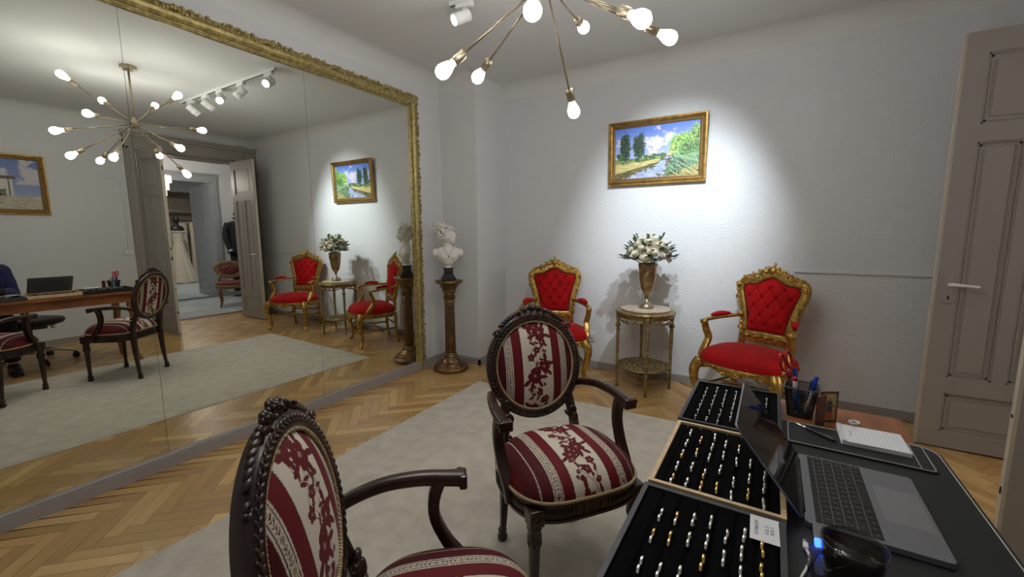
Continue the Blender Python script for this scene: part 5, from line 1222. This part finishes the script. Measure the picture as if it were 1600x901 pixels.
L = bpy.data.lights.new('pt', 'POINT'); lo = bpy.data.objects.new('crystal_lamp', L); sc.collection.objects.link(lo); lo.parent = root; lo.location = (0, 0, -.72); L.energy = 55; L.color = (1, .95, .9); L.shadow_soft_size = .04
# unseen glowing disc added under the ceiling to brighten the far room
root = empty('added_room_light', (9.6, 4.6, 3.05), 0, 'unseen round light added to brighten the dress room beyond the second doorway', 'added light')
g = G(); g.lathe([(0, 0), (.26, 0), (.26, -.05), (.24, -.06), (0, -.06)], 32); o = g.build('housing', 'white', root)
g = G(); g.lathe([(0, -.061), (.235, -.061), (.20, -.085), (0, -.095)], 32); M['panel'] = mat('fill_glow', (1, 1, 1), .4, emit=(1, .97, .92), es=60); g.build('fill_disc', 'panel', root)

# tuxedo on a stand
root = empty('tuxedo_mannequin', (6.86, 4.71, .0145), R(80), 'black tuxedo with white shirt and bow tie on a stand in the next room', 'mannequin')
g = G(); g.lathe([(0, 0), (.16, 0), (.16, .012), (.02, .03), (.014, .04), (.014, 1.0), (0, 1.0)], 24); g.build('stand', 'black', root)
g = G(); g.ell((0, 0, 1.30), (.17, .105, .30), 20, 14); g.ell((0, -.005, 1.52), (.20, .09, .09)); g.tube([(0, 0, 1.55), (0, .005, 1.66)], [.06, .05], 16); g.build('torso', 'black', root, mod=remesh(.012))
g = G(); g.lathe([(0, 1.655), (.052, 1.655), (.05, 1.675), (.018, 1.69), (.018, 1.705), (.038, 1.73), (.040, 1.75), (.03, 1.775), (0, 1.785)], 20); g.build('neck_finial', 'black', root)
g = G(); g.ell((0, .035, 1.36), (.10, .088, .20), 20, 14); g.tube([(0, 0, 1.585), (0, .004, 1.625)], [.062, .060], 18); g.build('shirt', 'shirt', root)
g = G(); g.ell((-.026, .075, 1.585), (.026, .012, .018), 8, 6); g.ell((.026, .075, 1.585), (.026, .012, .018), 8, 6); g.ell((0, .082, 1.585), (.009, .010, .011), 8, 6); g.build('bow_tie', 'tux', root)
g = G()
n = 36; vs_ = []; lv = 26
for j in range(lv+1):
    t = j/lv; z = .92+.66*t; wx = .205+.02*math.cos(t*5)-.05*math.exp(-((t-.35)/.25)**2)*.5; wx *= (1 if t < .86 else 1-(t-.86)*4.0); wy = .145-.02*t; opn = .03+.50*max(0, t-.30)
    if t > .86: opn = .35+.5*(t-.86)
    for i in range(n+1):
        a = PI/2+opn+(2*PI-2*opn)*i/n; vs_.append((wx*math.cos(a), wy*math.sin(a)+.004*math.sin(9*a), z))
g.add(vs_, [(j*(n+1)+i, j*(n+1)+i+1, (j+1)*(n+1)+i+1, (j+1)*(n+1)+i) for j in range(lv) for i in range(n)])
for s_ in (-1, 1):
    g.tube(catmull([(s_*.175, 0, 1.545), (s_*.235, .0, 1.40), (s_*.255, .02, 1.20), (s_*.235, .09, 1.00)], 6), [.062-.001*i for i in range(19)], 14)
    g.add([(s_*.015, .150, 1.10), (s_*.075, .132, 1.30), (s_*.115, .105, 1.42), (s_*.070, .085, 1.56), (s_*.045, .120, 1.45), (s_*.03, .142, 1.30)], [(0, 1, 2, 3, 4, 5)], False)
g.build('jacket', 'tux', root)
for s_ in (-1, 1): g = G(); g.tube([(s_*.235, .09, 1.00), (s_*.230, .103, .975)], [.044, .044], 14); g.build('cuff', 'shirt', root)
g = G(); g.add([(.085, .132, 1.385), (.125, .118, 1.395), (.12, .122, 1.365), (.085, .135, 1.360)], [(0, 1, 2, 3)], False); g.build('pocket_square', 'shirt', root)
g = G()
for s_ in (-1, 1): g.tube([(s_*.075, 0, .93), (s_*.085, .01, .55), (s_*.085, .01, .12)], [.095, .080, .070], 16)
g.build('trousers', 'tux', root)

# small upholstered chair in the next room
root = empty('salon_chair', (5.66, 3.97, .016), R(112), 'small gilt-brown chair with dusty red oval back in the next room, in the mirror', 'chair')
T = Matrix.Translation((0, -.22, .42)) @ Matrix.Rotation(R(9), 4, 'X')
def ov(k=1, n=48): return [Vector((k*(.215)*math.cos(2*PI*i/n)*(1-.10*math.sin(2*PI*i/n)**2), 0, .235+k*.125*math.sin(2*PI*i/n)+.035*k*math.cos(2*PI*i/n)**2)) for i in range(n)]
g = G(); g.T = T; g.sweep(ov(1.05), rrect(.075, .040, .014), closed=True, upv=(0, 1, 0))
for q in range(-4, 5): g.ell((q*.026, .01, .392-abs(q)*.008), (.020, .016, .018), 8, 6); g.ell((q*.05, .01, .365-.006*q*q*.4), (.02, .02, .016), 8, 6)
g.tube([(-.17, 0, .16), (-.19, .01, -.02)], [.022, .026], 8); g.tube([(.17, 0, .16), (.19, .01, -.02)], [.022, .026], 8); g.build('back_frame', 'chair3wood', root)
g = G(); g.T = T; nr, na = 20, 60; o_ = ov(.82, na); ce = Vector((0, 0, .24)); vs_ = []
for sd in (1, -1):
    for j in range(nr):
        u_ = 1-j/(nr-1)
        for i in range(na): p = ce+(o_[i]-ce)*u_; p.y = sd*(.012+.028*(1-u_**3)-.012*math.cos(p.x*70)*math.cos((p.z)*70)*(1-u_)); vs_.append(p)
g.add(vs_, [(sd*nr*na+j*na+i, sd*nr*na+j*na+(i+1) % na, sd*nr*na+(j+1)*na+(i+1) % na, sd*nr*na+(j+1)*na+i) for sd in (0, 1) for j in range(nr-1) for i in range(na)]); g.build('back_cushion', 'chair3red', root)
g = G(); g.ell((0, 0, .425), (.255, .24, .050), 28, 12); g.build('seat_cushion', 'chair3red', root)
g = G(); g.lathe([(.20, .335), (.25, .335), (.262, .35), (.262, .395), (.25, .405), (.20, .405)], 40, sy=.94); g.build('seat_frame', 'chair3wood', root)
for x, y in ((-.19, .17), (.19, .17), (-.16, -.19), (.16, -.19)):
    g = G(); s_ = 1 if x > 0 else -1; t_ = 1 if y > 0 else -1; pts = catmull([(x, y, .36), (x+.02*s_, y+.02*t_, .27), (x, y, .12), (x+.006*s_, y+.006*t_, .03), (x+.02*s_, y+.02*t_, 0)], 5); g.tube(pts, [.030-.014*min(1, i/12) for i in range(len(pts))], 10); g.build('leg', 'chair3wood', root)

# wedding dresses on a rail
root = empty('clothes_rail', (11.45, 5.35, 0), 0, 'chrome clothes rail under a striped wooden shelf in the dress room, reflected in the mirror', 'rail')
g = G(); g.tube([(0, -.75, 2.0), (0, 1.2, 2.0)], .014, 10); g.build('rod', 'chrome', root)
g = G(); g.tube([(0, -.75, 0), (0, -.75, 2.0)], .016, 10); g.build('post', 'chrome', root); g = G(); g.tube([(0, 1.2, 0), (0, 1.2, 2.0)], .016, 10); g.build('post', 'chrome', root)
g = G(); g.box(11.78, 11.82, 4.45, 6.8, 1.95, 2.52); g.box(11.3, 11.82, 4.45, 6.8, 2.50, 2.53); tag(g.build('shelf_panel', 'slat'), 'brown striped wooden panel above the clothes rail in the dress room', 'shelf')
g = G(); g.box(11.95, 11.99, 4.4, 6.8, .02, 1.95); tag(g.build('brown_curtain', 'slat'), 'brown backdrop panel hanging behind the wedding dresses', 'curtain')
def gown(name, x, y, ztop, rb, rw, rh, mt_, lab, seedv, flat=.7, hanger=True, bottom=.02, rz=0):
    root = empty(name, (x, y, 0), rz, lab, 'wedding dress', 'wedding dresses in the far room'); g = G(); n = 64; lv = 40; vs_ = []
    for j in range(lv+1):
        t = j/lv; z = ztop-(ztop-bottom)*t
        r = rb+(rw-rb)*math.sin(min(1, t/.22)*PI/2) if t < .22 else rw+(rh-rw)*((t-.22)/.78)**1.35
        for i in range(n):
            a = 2*PI*i/n; f = 1+.10*min(1, max(0, t-.2)*2)*math.sin(11*a+seedv+3*t)+.05*max(0, t-.3)*math.sin(23*a+seedv*2); vs_.append((r*f*math.cos(a)*flat, r*f*math.sin(a), z+.01*math.sin(5*a+seedv)*(t > .95)))
    vs_ = [(p[0], p[1], p[2]) for p in vs_]; g.add(vs_, [(j*n+i, j*n+(i+1) % n, (j+1)*n+(i+1) % n, (j+1)*n+i) for j in range(lv) for i in range(n)]); g.build('skirt_and_bodice', mt_, root)
    g = G(); r = rb
    for i in range(26): a = 2*PI*i/26; g.ell((r*math.cos(a)*flat, r*math.sin(a), ztop-.01), (.018, .022, .020), 6, 5)
    for i in range(40): a = rng.uniform(0, 6.28); t = rng.uniform(.02, .25); g.ell((rw*1.05*math.cos(a)*flat, rw*1.05*math.sin(a), ztop-t), (.010, .014, .012), 6, 4)
    g.build('lace_trim', 'dress', root)
    if hanger:
        g = G(); g.tube(catmull([(0, -.16, ztop+.02), (0, -.08, ztop+.075), (0, 0, ztop+.10), (0, .08, ztop+.075), (0, .16, ztop+.02)], 5), .007, 6); g.tube(catmull([(0, 0, ztop+.10), (0, .0, 2.0-.03), (0, .015, 2.018)], 4), .003, 5); g.build('hanger', 'chair3wood', root)
    return root
r1 = gown('wedding_dress', 11.0, 5.18, 1.42, .17, .12, .36, 'dress', 'ivory lace wedding dress with a flared beaded skirt on the black dress form', 1, flat=.9, hanger=False)
gown('wedding_dress', 11.62, 4.97, 1.58, .12, .10, .13, 'dress2', 'champagne satin dress hanging on the rail just behind the dress form', 2)
gown('wedding_dress', 11.45, 5.48, 1.66, .11, .10, .12, 'dress', 'ivory lace dress hanging on the rail right of the dress form', 3)
gown('wedding_dress', 11.45, 5.76, 1.68, .11, .10, .12, 'dress2', 'champagne dress with draped front hanging in the middle of the rail', 4)
gown('wedding_dress', 11.45, 6.04, 1.64, .11, .10, .12, 'dress', 'ivory dress with a long train hanging nearest the open grey door', 5)
root = empty('dress_form', (11.0, 5.18, 0), 0, 'black dress form wearing the beaded ivory wedding dress', 'dress form')
g = G(); g.lathe([(0, 1.05), (.10, 1.05), (.105, 1.15), (.15, 1.36), (.17, 1.50), (.12, 1.56), (.055, 1.58), (.05, 1.66), (.0, 1.66)], 28, sx=.62); g.build('torso', 'black', root)
g = G(); g.ell((0, 0, 1.74), (.075, .08, .10)); g.build('head', 'black', root)
g = G(); g.lathe([(0, 0), (.14, 0), (.14, .012), (.015, .03), (.015, 1.06), (0, 1.06)], 20); g.build('stand', 'black', root)
